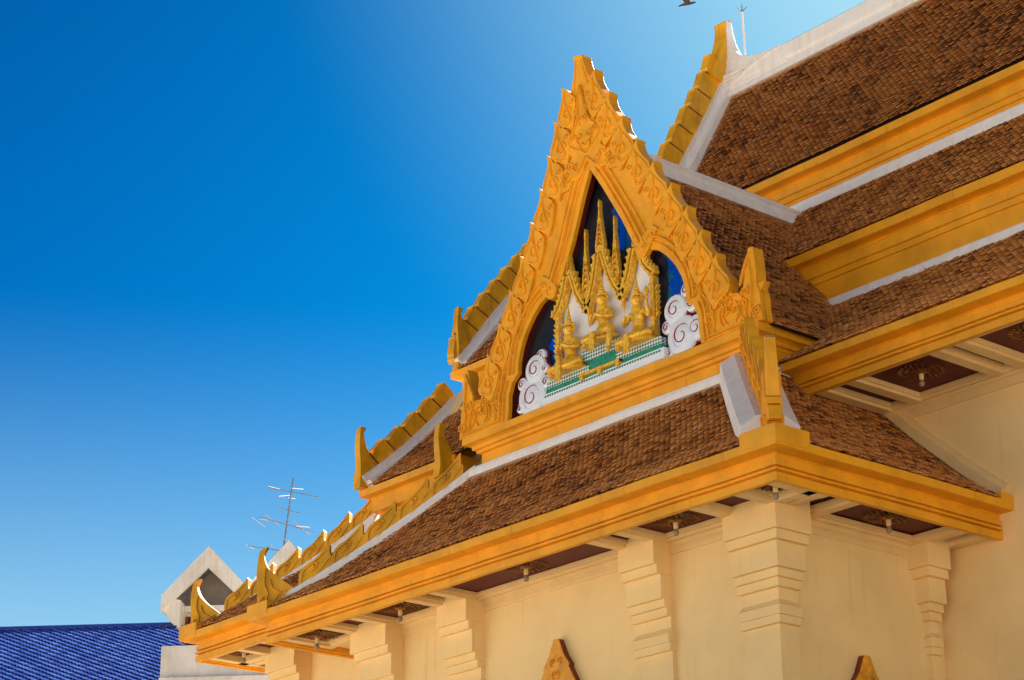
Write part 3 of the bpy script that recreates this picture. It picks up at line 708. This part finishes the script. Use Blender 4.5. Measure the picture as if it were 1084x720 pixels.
# carved cartouche below the apex
m = MB()
cart = [(0,9.88),(.07,9.66),(.05,9.60),(.13,9.52),(.22,9.46),(.24,9.36),(.17,9.30),(.23,9.24),(.36,9.20),(.40,9.10),(.34,9.04),(.26,9.04),(.20,9.10),(.13,9.08),(0,9.21)]
poly = cart+[(-a, b) for a, b in reversed(cart[1:-1])]
m.prism(poly, FG, -.022, .03); ap = m.build('apex_ornament', 'carved', temple, bevel=.006)
q = MB()
for s_ in (1, -1):
    for x, y, r, an, fl in ((.05,9.36,.035,.9,1),(.10,9.40,.03,1.5,-1),(.03,9.52,.03,1.3,1),(.10,9.16,.03,.2,1),(.22,9.10,.035,.5,1),(.16,9.22,.03,.6,-1),(.04,9.62,.022,1.5,-1),(.27,9.08,.025,.1,1)):
        q.ribbon([(s_*a, b) for a, b in curl(x, y, r, an, fl)], FG, .015, .016, -.022)
    q.ribbon([(s_*a, b) for a, b in smooth2([(0,9.25),(.12,9.12),(.21,9.13),(.30,9.08),(.37,9.12)])], FG, .015, .016, -.022)
    q.ribbon([(s_*a, b) for a, b in smooth2([(0,9.27),(.07,9.33),(.05,9.38),(0,9.34)])], FG, .015, .016, -.022)
    q.ribbon([(s_*a, b) for a, b in smooth2([(0,9.28),(.12,9.34),(.20,9.40),(.14,9.48),(.06,9.56),(.04,9.70),(0,9.86)])], FG, .016, .016, -.022)
    q.ribbon([(s_*a, b) for a, b in smooth2([(.03,10.1),(.06,9.95),(.09,9.82),(.12,9.72)])], FG, .014, .010, 0)
q.build('carving', 'carved', ap)
# cap on the tip
m = MB(); m.prism([(-.046,10.10),(.046,10.10),(.050,10.13),(-.060,10.15)], FG, -.005, .113); m.build('apex_cap', 'carved', temple, bevel=.006)
# the tips above the cartouche sweep back to the roof ridge
# tympanum
YT = 1.13
CT = CX+.055
FT = lambda a, b, d: (CT+a, YT+d, b)
m = MB(); m.prism([(-1.40,7.30),(1.40,7.30),(1.25,7.85),(.90,8.40),(.10,9.36),(-.14,9.36),(-.90,8.40),(-1.25,7.85)], FT, 0, .05)
tym = m.build('gable_panel', 'bluemos', temple)
# reflections of frame and canopy, painted on the mosaic as black and crimson shapes
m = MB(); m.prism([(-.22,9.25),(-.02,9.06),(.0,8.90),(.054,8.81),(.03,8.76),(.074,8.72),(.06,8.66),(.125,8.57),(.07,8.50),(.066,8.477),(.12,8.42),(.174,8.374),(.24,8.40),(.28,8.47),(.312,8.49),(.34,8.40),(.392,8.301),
 (.2,8.0),(-.2,8.0),(-.50,8.12),(-.553,8.158),(-.585,8.08),(-.60,8.01),(-.65,7.97),(-.68,7.92),(-.723,7.90),(-.77,7.82),(-.821,7.783),(-.86,7.70),(-.93,7.65),(-1.0,7.50),(-1.054,7.33),(-1.30,7.33),(-1.20,7.85),(-.88,8.36)], FT, -.004, -.001); m.build('painted_reflection', 'blackrefl', tym)
m = MB(); m.prism([(-.22,9.26),(-.145,9.07),(-.36,8.75),(-.559,8.452),(-.72,8.28),(-.863,8.129),(-.96,7.96),(-1.025,7.80),(-1.04,7.72),(-1.051,7.685),(-1.10,7.55),(-1.127,7.376),(-1.13,7.32),(-1.34,7.32),(-1.22,7.85),(-.89,8.37)], FT, -.007, -.0045); m.build('painted_frame_reflection', 'redrefl', tym)
m = MB(); m.prism([(.397,8.40),(.574,8.256),(.60,8.20),(.64,8.17),(.663,8.09),(.645,8.02),(.66,7.95),(.654,7.895),(.62,7.75),(.63,7.62),(.604,7.48),(.51,7.48)], FT, -.004, -.001); m.build('painted_reflection', 'blackrefl', tym)
# silver mosaic inside the arches
sil = [(-.54,7.45),(.56,7.45),(.56,8.02),(.40,8.30),(.22,8.02),(0,8.38),(-.18,8.02),(-.40,8.30),(-.56,8.02)]
m = MB(); m.prism(sil, FT, -.022, -.008); m.build('arch_panel', 'silver', tym)
# plinth
m = MB(); m.box(CT-.72, CT+.70, YT-.11, YT, 7.30, 7.385); m.add([(CT-.72,YT-.11,7.30)]*0, []) ; m.build('plinth', 'silver', tym)
m = MB(); m.box(CT-.68, CT+.66, YT-.10, YT, 7.386, 7.425); m.build('plinth_band', 'green', tym)
m = MB(); m.box(CT-.66, CT-.16, YT-.105, YT, 7.426, 7.485); m.box(CT+.16, CT+.66, YT-.105, YT, 7.426, 7.485); m.box(CT-.24, CT+.22, YT-.105, YT, 7.53, 7.62)
m.box(CT-.69, CT+.67, YT-.118, YT-.11, 7.352, 7.37); m.build('studded_band', 'dots', tym)
m = MB(); m.box(CT-.25, CT+.23, YT-.09, YT, 7.426, 7.53); m.build('plinth_band', 'green', tym)
m = MB(); m.box(CT-.24, CT+.22, YT-.13, YT-.09, 7.405, 7.43); 
for x in (-.24, -.03, .18): m.box(CT+x, CT+x+.04, YT-.135, YT-.09, 7.375, 7.43)
m.build('offering_table', 'gold', tym, bevel=.003)
# gilded canopy
YC = 1.065
FC = lambda a, b, d: (CT+a, YC+d, b)
def band(lo_pts, w, m, d0, d1):
    m.strip(lo_pts, offset2(lo_pts, w), FC, d0, d1)
can = MB(); red = MB()
gables = [((-.575,8.00),(-.405,8.33),(-.19,7.93)), ((-.19,7.93),(-.025,8.40),(.21,7.92)), ((.21,7.92),(.385,8.31),(.575,8.00))]
for L_, A_, R_ in gables:
    mid1 = (L_[0]*.5+A_[0]*.5+.02, L_[1]*.55+A_[1]*.45-.03); mid2 = (R_[0]*.5+A_[0]*.5-.02, R_[1]*.55+A_[1]*.45-.03)
    left = smooth2([L_, mid1, A_], 2); right = smooth2([A_, mid2, R_], 2)
    for seg in (left, right):
        band(seg, .020, can, -.03, .03)
        m2 = offset2(seg, .021); red.strip(m2, offset2(seg, .034), FC, -.008, .02)
        up = offset2(seg, .034); can.strip(up, offset2(seg, .058), FC, -.035, .02)
        # teeth
        pts = resample(offset2(seg, .054), 8)
        for p, q_ in zip(pts, pts[1:]):
            mx_ = lerp(p, q_, .5); L2 = math.dist(p, q_); n_ = (-(q_[1]-p[1])/L2, (q_[0]-p[0])/L2)
            up_ = 1 if seg is left else -1
            tip = (mx_[0]+n_[0]*.035+up_*(q_[0]-p[0])/L2*.02, mx_[1]+n_[1]*.035+up_*(q_[1]-p[1])/L2*.02)
            can.prism([p, q_, tip], FC, -.03, .015)
for (x, zt, zb, w_, kite) in ((-.03,8.88,8.42,.050,0),(.145,8.68,8.06,.048,1),(.38,8.54,8.33,.036,0),(-.205,8.68,8.06,.048,1),(-.405,8.58,8.35,.036,0)):
    h_ = zt-zb; pr = [(.003,1.0),(.16,.93),(.20,.90),(.11,.85),(.14,.78),(.20,.70),(.30,.62),(.42,.60),(.40,.52),(.62,.44),(.60,.40),(.84,.30),(.80,.27),(1.0,.20)]
    pr += [(.8,.12),(.3,.0)] if kite else [(1.05,.10),(.9,0)]
    pl = [(x+w_*a, zb+h_*b) for a, b in pr]+[(x-w_*a, zb+h_*b) for a, b in reversed(pr)]
    can.prism(pl, FC, -.016, .02)
    for k in range(5):
        z_ = zb+h_*(.10+.09*k); ww = w_*(.75-.10*k)
        red.ribbon([(x-ww, z_), (x, z_+.03), (x+ww, z_)], FC, .014, .006, -.016)
        can.ribbon([(x-ww, z_+.018), (x, z_+.045), (x+ww, z_+.015)], FC, .014, .014, -.016)
for (x, zt) in ((-.18,8.0), (.22,8.0)):   # solid gussets between the gables with pendants below
    can.prism([(x-.05,8.06),(x+.05,8.06),(x+.025,7.94),(x-.025,7.94)], FC, -.03, .02)
    can.lathe((CT+x, YC, 7.82), [(.002,0),(.012,.03),(.018,.07),(.012,.10),(.024,.13)], 8)
for x in (-.555, .560):
    can.box(CT+x-.02, CT+x+.02, YC-.02, YC+.02, 7.486, 8.05)
    for z in (7.52, 7.60, 7.94, 8.02): can.box(CT+x-.028, CT+x+.028, YC-.028, YC+.028, z, z+.02)
    for i in range(6): can.prism([(x-.03*(1 if x < 0 else -1), 7.66+.045*i), (x-.03*(1 if x < 0 else -1), 7.70+.045*i), (x-.06*(1 if x < 0 else -1), 7.71+.045*i)], FC, -.01, .02)
cn = can.build('canopy', 'gold', tym); red.build('red_inlay', 'redline', cn)
# mosaic clouds
def cloud(cx_, cz_, sx, sz, blobs):
    m = MB(); rim = MB()
    for bx_, bz_, r, dd in blobs:
        bx_ *= 1.12; bz_ *= 1.15; r *= 1.15
        pr = []
        a = [(CT+cx_+bx_*sx+r*math.cos(2*math.pi*k/28), cz_+bz_*sz+r*math.sin(2*math.pi*k/28)) for k in range(28)]
        Fm = lambda u, v, d: (u, YT+d, v)
        for r0, r1, d0, d1 in ((1.0, .96, -dd, -dd-.012), (.96, .60, -dd-.012, -dd-.026), (.60, .0, -dd-.026, -dd-.022)):
            pass
        ring = lambda k_, d: [(CT+cx_+bx_*sx+r*k_*math.cos(2*math.pi*k/28), YT+d, cz_+bz_*sz+r*k_*math.sin(2*math.pi*k/28)) for k in range(28)]
        rs = [ring(1.0, -.01), ring(1.0, -dd), ring(.93, -dd-.014), ring(.62, -dd-.020), ring(.56, -dd-.008), ring(.50, -dd-.020), ring(.1, -dd-.028)]
        vs = [p for g_ in rs for p in g_]; fs = []
        for i in range(len(rs)-1):
            for k in range(28): fs.append((i*28+k, i*28+(k+1) % 28, (i+1)*28+(k+1) % 28, (i+1)*28+k))
        fs.append(tuple(6*28+k for k in range(28))); m.add(vs, fs)
        ringr = [(CT+cx_+bx_*sx+(r+.007)*math.cos(2*math.pi*k/28), cz_+bz_*sz+(r+.007)*math.sin(2*math.pi*k/28)) for k in range(28)]
        rim.prism(ringr, Fm, -.012, -dd+.008)
        sp = [(CT+cx_+bx_*sx+r*(.56-.5*t)*math.cos(1+t*8), cz_+bz_*sz+r*(.56-.5*t)*math.sin(1+t*8)) for t in [j/20 for j in range(21)]]
        rim.ribbon(sp, Fm, .012, .012, -dd-.018)
    o = m.build('cloud_ornament', 'cloud', tym); rim.build('cloud_outline', 'redline', o)
cloud(-.87, 7.50, 1, 1, [(-.03,-.05,.150,.05),(.02,.14,.110,.06),(.13,.02,.05,.05),(-.14,.07,.05,.045),(.15,-.10,.04,.04),(.07,.23,.05,.045),(-.17,-.10,.04,.04),(.12,.12,.035,.05)])
cloud(.86, 7.52, 1, 1, [(.0,-.07,.140,.06),(-.06,.13,.105,.06),(.13,-.05,.095,.05),(.09,.13,.06,.045),(-.15,.03,.05,.05),(-.14,-.15,.04,.04),(.04,.24,.05,.045),(.19,.04,.05,.04)])

# ================================================================== GILDED FIGURES
def skin_body(name, verts, edges, radii, m, parent, root=0, sub=2, rs_=1.0):
    me = bpy.data.meshes.new(name); off = Vector(parent.location) if parent else Vector((0,0,0))
    me.from_pydata([Vector(V(p))-off for p in verts], edges, []); me.update()
    o = bpy.data.objects.new(name, me); sc.collection.objects.link(o); o.parent = parent
    sk = o.modifiers.new('skin', 'SKIN'); sk.branch_smoothing = .4
    for i, r in enumerate(radii):
        d = me.skin_vertices[0].data[i]; rr = r if isinstance(r, tuple) else (r, r); d.radius = (rr[0]*S*rs_, rr[1]*S*rs_); d.use_root = (i == root)
    o.modifiers.new('sub', 'SUBSURF').levels = sub; o.modifiers['sub'].render_levels = sub
    me.materials.append(M[m])
    # bake the modifiers to a plain mesh
    dg = bpy.context.evaluated_depsgraph_get(); ev = o.evaluated_get(dg); nm = bpy.data.meshes.new_from_object(ev)
    nm.materials.clear(); nm.materials.append(M[m]); nm.polygons.foreach_set('use_smooth', [True]*len(nm.polygons)); o.modifiers.clear(); o.data = nm
    return o
def deity(cx_, z0, h, mirror, label, pose):
    k = h/1.0; Y0 = YC+.005; s_ = -1 if mirror else 1
    t = thing('deity_statue', label, 'statue', (CT+cx_, Y0, z0), 'gilded seated figures in the gable')
    P = lambda x, y, z: (CT+cx_+s_*x*k, Y0-y*k, z0+z*k)
    vs = [P(0,.02,.14),P(0,.03,.26),P(0,.05,.38),P(0,.05,.49),P(0,.05,.55),P(0,.07,.63),P(0,.06,.70)]
    rd = [(.098,.065),(.060,.048),(.088,.055),(.082,.045),.030,.068,.056]; ed = [(0,1),(1,2),(2,3),(3,4),(4,5),(5,6)]
    def chain(st, pts, rs):
        i = st
        for p, r in zip(pts, rs): vs.append(P(*p)); rd.append(r); ed.append((i, len(vs)-1)); i = len(vs)-1
    # legs
    if pose == 'royal':
        chain(0, [(.15,.12,.12),(.30,.16,.13),(.26,.18,-.05),(.24,.18,-.20),(.27,.22,-.24)], [.052,.045,.034,.026,.022])
        chain(0, [(-.17,.13,.10),(-.32,.15,.07),(-.18,.22,.04),(.0,.24,.04)], [.052,.046,.034,.025])
    else:
        chain(0, [(.17,.12,.10),(.34,.14,.07),(.20,.22,.04),(.02,.24,.035)], [.052,.046,.034,.025])
        chain(0, [(-.17,.12,.10),(-.34,.14,.07),(-.20,.24,.05),(-.04,.26,.05)], [.052,.044,.034,.025])
    # arms
    chain(3, [(.13,.05,.47),(.24,.08,.32),(.12,.20,.33),(.04,.24,.38)], [.032,.025,.020,.017])
    if pose == 'raised': chain(3, [(-.13,.05,.47),(-.25,.07,.34),(-.27,.14,.48),(-.28,.15,.57)], [.032,.025,.020,.017])
    elif pose == 'knee': chain(3, [(-.13,.05,.47),(-.21,.08,.32),(-.24,.16,.20),(-.25,.18,.13)], [.032,.025,.020,.017])
    else: chain(3, [(-.13,.05,.47),(-.22,.08,.33),(-.10,.20,.34),(-.02,.24,.39)], [.032,.025,.020,.017])
    b = skin_body('body', vs, ed, rd, 'gold', t, rs_=k*1.45)
    q = MB(); c = P(0, .06, .70)
    q.lathe(c, [(.062*k,0),(.070*k,.02*k),(.05*k,.04*k),(.056*k,.06*k),(.036*k,.09*k),(.042*k,.11*k),(.026*k,.15*k),(.018*k,.21*k),(.004*k,.30*k)], 12)
    for e in (-1, 1): q.prism([(e*.07,.60),(e*.10,.66),(e*.085,.74),(e*.065,.70)], lambda a, b_, d: P(a, .05-d, b_), -.01, .03)
    q.build('crown', 'gold', t)
    for nm_, r, zz, yy in (('collar',.085,.515,.06),('belt',.112,.19,.03)): q = MB(); q.lathe(P(0, yy, zz), [(r*k*.9,0),(r*k*1.05,.008*k),(r*k*1.05,.025*k),(r*k*.9,.035*k)], 14, sy=.8); q.build(nm_, 'gold', t)
    q = MB()
    q.strip([(-.05,-.14),(.05,-.14)], [(-.06,.10),(.06,.10)], lambda a, b_, d: P(a, .26+d, b_), 0, .025)
    q.strip([(-.075,-.17),(.075,-.17)], [(-.06,-.12),(.06,-.12)], lambda a, b_, d: P(a, .262+d, b_), 0, .03)
    q.build('drapery', 'gold', t)
    if pose == 'raised':
        q = MB(); q.tube([P(-.28,.15,.50), P(-.29,.15,.66)], .012*k); q.lathe(P(-.29,.15,.60), [(.01*k,0),(.045*k,.04*k),(.03*k,.10*k),(.004*k,.15*k)], 10); q.build('attribute', 'gold', t)
    # base cushion
    q = MB(); q.lathe(P(0,.10,-.02), [(.34*k,0),(.38*k,.015*k),(.36*k,.035*k)], 20, sy=.42); q.build('base', 'gold', t)
deity(-.40, 7.495, .57, False, 'gilded seated figure with one hand raised, on the left side of the arcade', 'prayer')
deity(.0, 7.635, .56, False, 'gilded seated figure with one leg hanging down, under the middle arch', 'royal')
deity(.40, 7.495, .57, True, 'gilded seated figure holding a bud, beside the right post of the arcade', 'raised')

# ================================================================== WINDOW HEADS
def window(F, c, ztop, w):
    r = MB(); r.box(0,0,0,0,0,0); r.v = []; r.f = []
    out = [(.0,ztop),(.024,ztop),(.08,ztop-.12),(.14,ztop-.20),(.135,ztop-.22),(.22,ztop-.36),(.21,ztop-.39),(.31,ztop-.58),(.30,ztop-.62),(.44,ztop-.9),(.50,ztop-.92),(.50,ztop-1.0)]
    inn = [(.26,ztop-1.0),(.25,ztop-.92),(.12,ztop-.70),(0,ztop-.50)]
    poly = [(a+c, b) for a, b in out+inn]+[(c-a, b) for a, b in reversed(inn[:-1])]+[(c-a, b) for a, b in reversed(out[1:])]
    r.prism(poly, F, -.058, -.048); h = r.build('window_surround', 'wood', temple)
    r = MB(); r.prism(poly, F, -.048, 0); r.build('edge', 'woodedge', h)
    q = MB(); bx_ = [(c-.30,ztop-2.3),(c+.30,ztop-2.3),(c+.30,ztop-1.0),(c+.2,ztop-.85),(c,ztop-.52),(c-.2,ztop-.85),(c-.30,ztop-1.0)]
    q.prism(bx_, F, -.012, -.002); q.build('pane', 'dark', h)
    q = MB()
    for s_ in (1, -1):
        q.strip([(c+s_*.28,ztop-2.3),(c+s_*.40,ztop-2.3)], [(c+s_*.28,ztop-1.0),(c+s_*.40,ztop-1.0)], F, -.04, 0)
        for x, y, r_, an, fl in ((.045,ztop-.20,.020,1.2,1),(.02,ztop-.30,.024,1.2,1),(.05,ztop-.38,.026,1.0,-1),(.10,ztop-.50,.03,.9,1),(.15,ztop-.62,.03,.9,-1),(.22,ztop-.78,.03,.8,1)):
            q.ribbon([(c+s_*a, b) for a, b in curl(x, y, r_, an, fl)], F, .014, .012, -.058)
        q.ribbon([(c+s_*a, b) for a, b in [(.0,ztop-.36),(.06,ztop-.50),(.14,ztop-.66),(.25,ztop-.86)]], F, .016, .012, -.058)
    q.build('carving', 'wood', h)
window(lambda a, b, d: (a, YW-.002+d, b), -2.76, 5.20, 1)
window(lambda a, b, d: (XWR+.002-d, a, b), 1.365, 4.80, 1)

# ================================================================== CEILING LAMPS
def lamp_src(loc):
    t = thing('ceiling_lamp', '', 'lamp', loc, 'rosette lamps under the eaves')
    m = MB()
    for rr, n_, sz in ((.060, 10, .020), (.105, 16, .022), (.150, 22, .022)):
        for k in range(n_):
            a = 2*math.pi*k/n_; m.tube([(loc[0]+rr*math.cos(a)-sz*.5*math.cos(a), loc[1]+rr*math.sin(a)-sz*.5*math.sin(a), loc[2]-.006), (loc[0]+(rr+sz)*math.cos(a+.12), loc[1]+(rr+sz)*math.sin(a+.12), loc[2]-.012)], [.008, .003], 5)
    m.lathe((loc[0], loc[1], loc[2]-.03), [(.02,0),(.045,.012),(.04,.03)], 14)
    m.build('rosette', 'darkgold', t)
    m = MB(); m.lathe((loc[0], loc[1], loc[2]-.075), [(.014,0),(.018,.02),(.016,.05)], 10); m.build('lamp_holder', 'soffit', t)
    m = MB(); m.lathe((loc[0], loc[1], loc[2]-.125), [(.004,0),(.018,.01),(.022,.025),(.017,.042),(.010,.052)], 12); m.build('bulb', 'bulb', t, smooth=True)
    return t
lamps = [((-.22,.22,5.720), 'rosette lamp under the near porch eave corner, above the corner pillar'),
 ((-1.23,.30,5.720), 'rosette lamp in the porch eave bay next to the corner pillar, front side'),
 ((-2.79,.28,5.720), 'rosette lamp in the middle of the front porch eave, between the two inner pilasters'),
 ((-4.35,.30,5.720), 'rosette lamp in the front porch eave, between the two leftmost porch pilasters'),
 ((-5.46,.28,5.698), 'rosette lamp at the far left corner of the porch eave'),
 ((-.28,1.38,5.720), 'rosette lamp under the short side eave, right of the corner pillar'),
 ((-.24,1.80,6.858), 'rosette lamp in the wide maroon coffer under the high main eave'),
 ((.74,1.80,6.858), 'rosette lamp under the high main eave, in the coffer cut by the right picture edge'),
 ((-7.25,.72,5.958), 'rosette lamp under the set-back eave at the far left end of the hall')]
src = lamp_src(lamps[0][0]); src['label'] = lamps[0][1]
for loc, lab in lamps[1:]:
    c = src.copy(); c.location = V(loc); c['label'] = lab; sc.collection.objects.link(c)
    for ch in src.children:
        d = ch.copy(); d.parent = c; sc.collection.objects.link(d)

# ================================================================== ROD, BIRD
t = thing('lightning_rod', 'thin pale lightning rod with a three pronged tip on the white roof ridge', 'lightning rod', (-4.16, 4.33, 11.76))
m = MB(); m.tube([(-4.157,4.33,11.74), (-4.157,4.31,12.40)], .011); m.build('pole', 'white', t)
m = MB()
for e in (-1, 0, 1): m.tube([(-4.157,4.31,12.40), (-4.157+e*.035,4.31+e*.04,12.46+(.03 if e == 0 else 0))], [.008, .003], 6)
m.build('prong', 'steel', t)

bc = Vector((-1.35, .365, 9.73))
bc = Vector((0.780, -1.413, 8.187))
bird = thing('bird', 'small brown bird in flight in the blue sky at the top edge', 'bird', tuple(bc))
R_ = RIGHT; U_ = Vector((0,0,1)); D_ = FWD
k = .07
def B(a, b, c_=0): return tuple(bc+R_*a*k+U_*b*k+D_*c_*k)
skin_body('body', [B(0,0),B(.35,.05),B(.62,.12),B(.80,.14),B(-.4,-.12),B(-.75,-.26)], [(0,1),(1,2),(2,3),(0,4),(4,5)], [.15*k,.12*k,.10*k,.03*k,.10*k,(.10*k,.03*k)], 'feather', bird)
m = MB()
for s_ in (1, -1):
    Q = [B(-.15,0,0),B(.3,.1,0),B(.22,.55+.1*s_,.5*s_),B(-.05,1.15,.85*s_),B(-.25,1.0,.8*s_),B(-.32,.5,.45*s_)]
    m.add(Q+[tuple(Vector(q)-Vector((0,0,.004))) for q in Q], [(0,1,2,3,4,5),(11,10,9,8,7,6)]+[(i,(i+1)%6,6+(i+1)%6,6+i) for i in range(6)])
m.build('wing', 'feather', bird)

# ================================================================== FAR HOUSES (own frame: r to the right, n away)
HB = Vector((-15.309, 5.209, 0)); hr = Vector((.637, .771, 0)).normalized(); hn = Vector((-.771, .637, 0)).normalized()
ca_, sa_ = math.cos(math.radians(-6)), math.sin(math.radians(-6))
hr = Vector((hr.x*ca_-hr.y*sa_, hr.x*sa_+hr.y*ca_, 0)); hn = Vector((-hr.y, hr.x, 0))
def FH(a, b, d): p = HB+hr*a+hn*d; return (p.x, p.y, b)
house = thing('white_house', 'weathered grey white house with gabled dormers behind the temple, lower left', 'house', FH(0, G0, 1))
m = MB(); m.strip([(-.61,G0),(4.5,G0)], [(-.61,8.14),(4.5,8.14)], FH, .12, 3.5)
m.strip([(-.60,7.60),(4.5,7.60)], [(-.60,7.69),(4.5,7.69)], FH, .02, .12); m.build('wall', 'grey', house)
m = MB(); m.strip([(-.36,8.14),(.42,8.14)], [(-.36,8.86),(.42,8.86)], FH, .34, 3.0); m.build('dormer_wall', 'grey', house)
def gable_frame(m, cx_, zt, hw, drop, w_, d0, d1):
    for s_ in (-1, 1):
        P0 = [(cx_, zt), (cx_+s_*hw, zt-drop)]; Ld = math.hypot(hw, drop); nx, nz = -drop/Ld*s_, -hw/Ld
        q_ = [(cx_, zt), (cx_+s_*hw, zt-drop), (cx_+s_*hw+nx*0, zt-drop-w_*1.05), (cx_, zt-w_*1.35)]
        m.prism(q_, FH, d0, d1)
m = MB(); gable_frame(m, 0, 9.471, .62, .66, .22, 0, .06); gable_frame(m, 0, 9.466, .61, .66, .06, .06, 3.0)
m.prism([(-.62,8.81),(-.62,8.60),(-.55,8.56),(-.50,8.46),(-.40,8.38),(-.36,8.38),(-.36,8.74)], FH, .04, .5); m.build('roof', 'grey', house)
m = MB(); m.prism([(-.50,8.70),(.50,8.70),(0,9.22)], FH, .30, .34); m.build('gable_siding', 'greyin', house)
m = MB(); m.strip([(-.5,8.62),(.5,8.62)], [(-.5,8.70),(.5,8.70)], FH, .20, .34); m.build('beam', 'grey', house)
for x in (-.33, .02):
    m = MB(); m.strip([(x,8.18),(x+.30,8.18)], [(x,8.58),(x+.30,8.58)], FH, .318, .335); wn = m.build('window', 'dark', house)
    m = MB(); 
    for a in (x-.015, x+.14, x+.285): m.strip([(a,8.18),(a+.03,8.18)], [(a,8.58),(a+.03,8.58)], FH, .30, .317)
    m.build('window_frame', 'woodedge', wn)
m = MB(); gable_frame(m, 1.03, 9.60, .62, .70, .22, .3, .36); gable_frame(m, 1.03, 9.595, .61, .70, .06, .36, 3.2); m.build('roof', 'grey', house)
m = MB(); m.prism([(.5,8.1),(1.56,8.1),(1.56,8.98),(1.03,9.42),(.5,8.98)], FH, .45, 3.2); m.build('dormer_wall', 'grey', house)
# cable loop on the wall
tg = MB(); tg.tube([FH(-.50+.13*math.cos(a), 8.42+.05*math.sin(a), .1+.1*math.sin(a)) for a in [i*math.pi/7 for i in range(14)]]+[FH(-.36,8.44,.2)], .008, 6)
tag(tg.build('cable_loop', 'dark'), 'thin dark loop of cable on the left edge of the grey dormer', 'cable')
# TV aerial
an = thing('tv_antenna', 'tall rooftop television aerial with several thin crossbars above the grey gable', 'antenna', FH(1.03, 9.5, .4))
def AN(px, pz, d=0): return FH(.955+(px-302)*.0128, 10.52-(pz-499)*.01345, .4+d)
m = MB(); m.tube([AN(300.7,574), AN(308.9,499)], .011, 6); m.build('mast', 'steel', an)
m = MB()
for a, b in (((284,511,-.1),(338,519,.1)), ((276,543,-.15),(332,555,.15)), ((264,572,-.1),(313,577,.1)), ((296,533,-.1),(316,535,.1))): m = MB(); m.tube([AN(a[0],a[1],a[2]), AN(b[0],b[1],b[2])], .007, 6); m.build('boom', 'steel', an)
m = MB()
for a, b in (((285,512),(291,506)),((296,523),(304,513)),((302,524),(308,517)),((311,515),(317,507)),((275,546),(287,540)),((281,541),(292,545)),((317,555),(325,548)),((268,544),(276,546)),((313,548),(326,556)),((303,567),(313,573)),((289,571),(290,577)),((263,573),(265,569))):
    m = MB(); m.tube([AN(a[0],a[1],-.2), AN(b[0],b[1],.2)], .006, 5); m.build('element', 'steel', an)

# blue roofed building
def FB(a, b, d): p = Vector((-15.544, 4.926, 0))+Vector((.637,.771,0)).normalized()*a+Vector((-.771,.637,0)).normalized()*d; return (p.x, p.y, b)
r0 = Vector(FB(.2, 9.50, 4.6)); r1 = Vector(FB(-6.5, 9.50, 5.2)); 
bh = thing('blue_roofed_building', 'low building under a bright blue diamond tiled roof at the lower left edge', 'building', FB(-3, G0, 1))
hx = (r1-r0); hx.z = 0; Lr = hx.length; hx.normalize(); dn = Vector((hx.y, -hx.x, 0)); 
if dn.dot(FWD) > 0: dn = -dn
E0 = r0+dn*3.2
m = MB(); tiles(m, (hx.x, hx.y), (-dn.x, -dn.y), (E0.x, E0.y), [(0, 9.50-1.75), (3.2, 9.50)], lambda u, v: True, -1.6, Lr+3, w=.15, e=.075, thick=.012, lift=.016, jit=.5, tip=.95)
m.build('tile_roof', 'blue', bh)
m = MB(); a_ = r0-hx*1.6; b_ = r1+hx*3; m.tube([(a_.x,a_.y,9.53), (b_.x,b_.y,9.53)], .035, 8); m.build('ridge_cap', 'blue', bh)
m = MB()
q0 = E0-hx*1.4; q1 = E0+hx*(Lr+2.8)
m.add([(p.x-dn.x*s_, p.y-dn.y*s_, z) for z in (G0, 7.79) for p, s_ in ((q0,.3),(q1,.3),(q1,6),(q0,6))], [(0,1,5,4),(1,2,6,5),(2,3,7,6),(3,0,4,7),(4,5,6,7)])
m.build('wall', 'grey', bh)
m = MB(); bb = r0-dn*3.2
tiles(m, (hx.x, hx.y), (dn.x, dn.y), (bb.x, bb.y), [(0, 9.50-1.75), (3.2, 9.50)], lambda u, v: True, -1.6, Lr+3, w=.3, e=.2, thick=.02, lift=.02)
m.build('tile_roof', 'blue', bh)
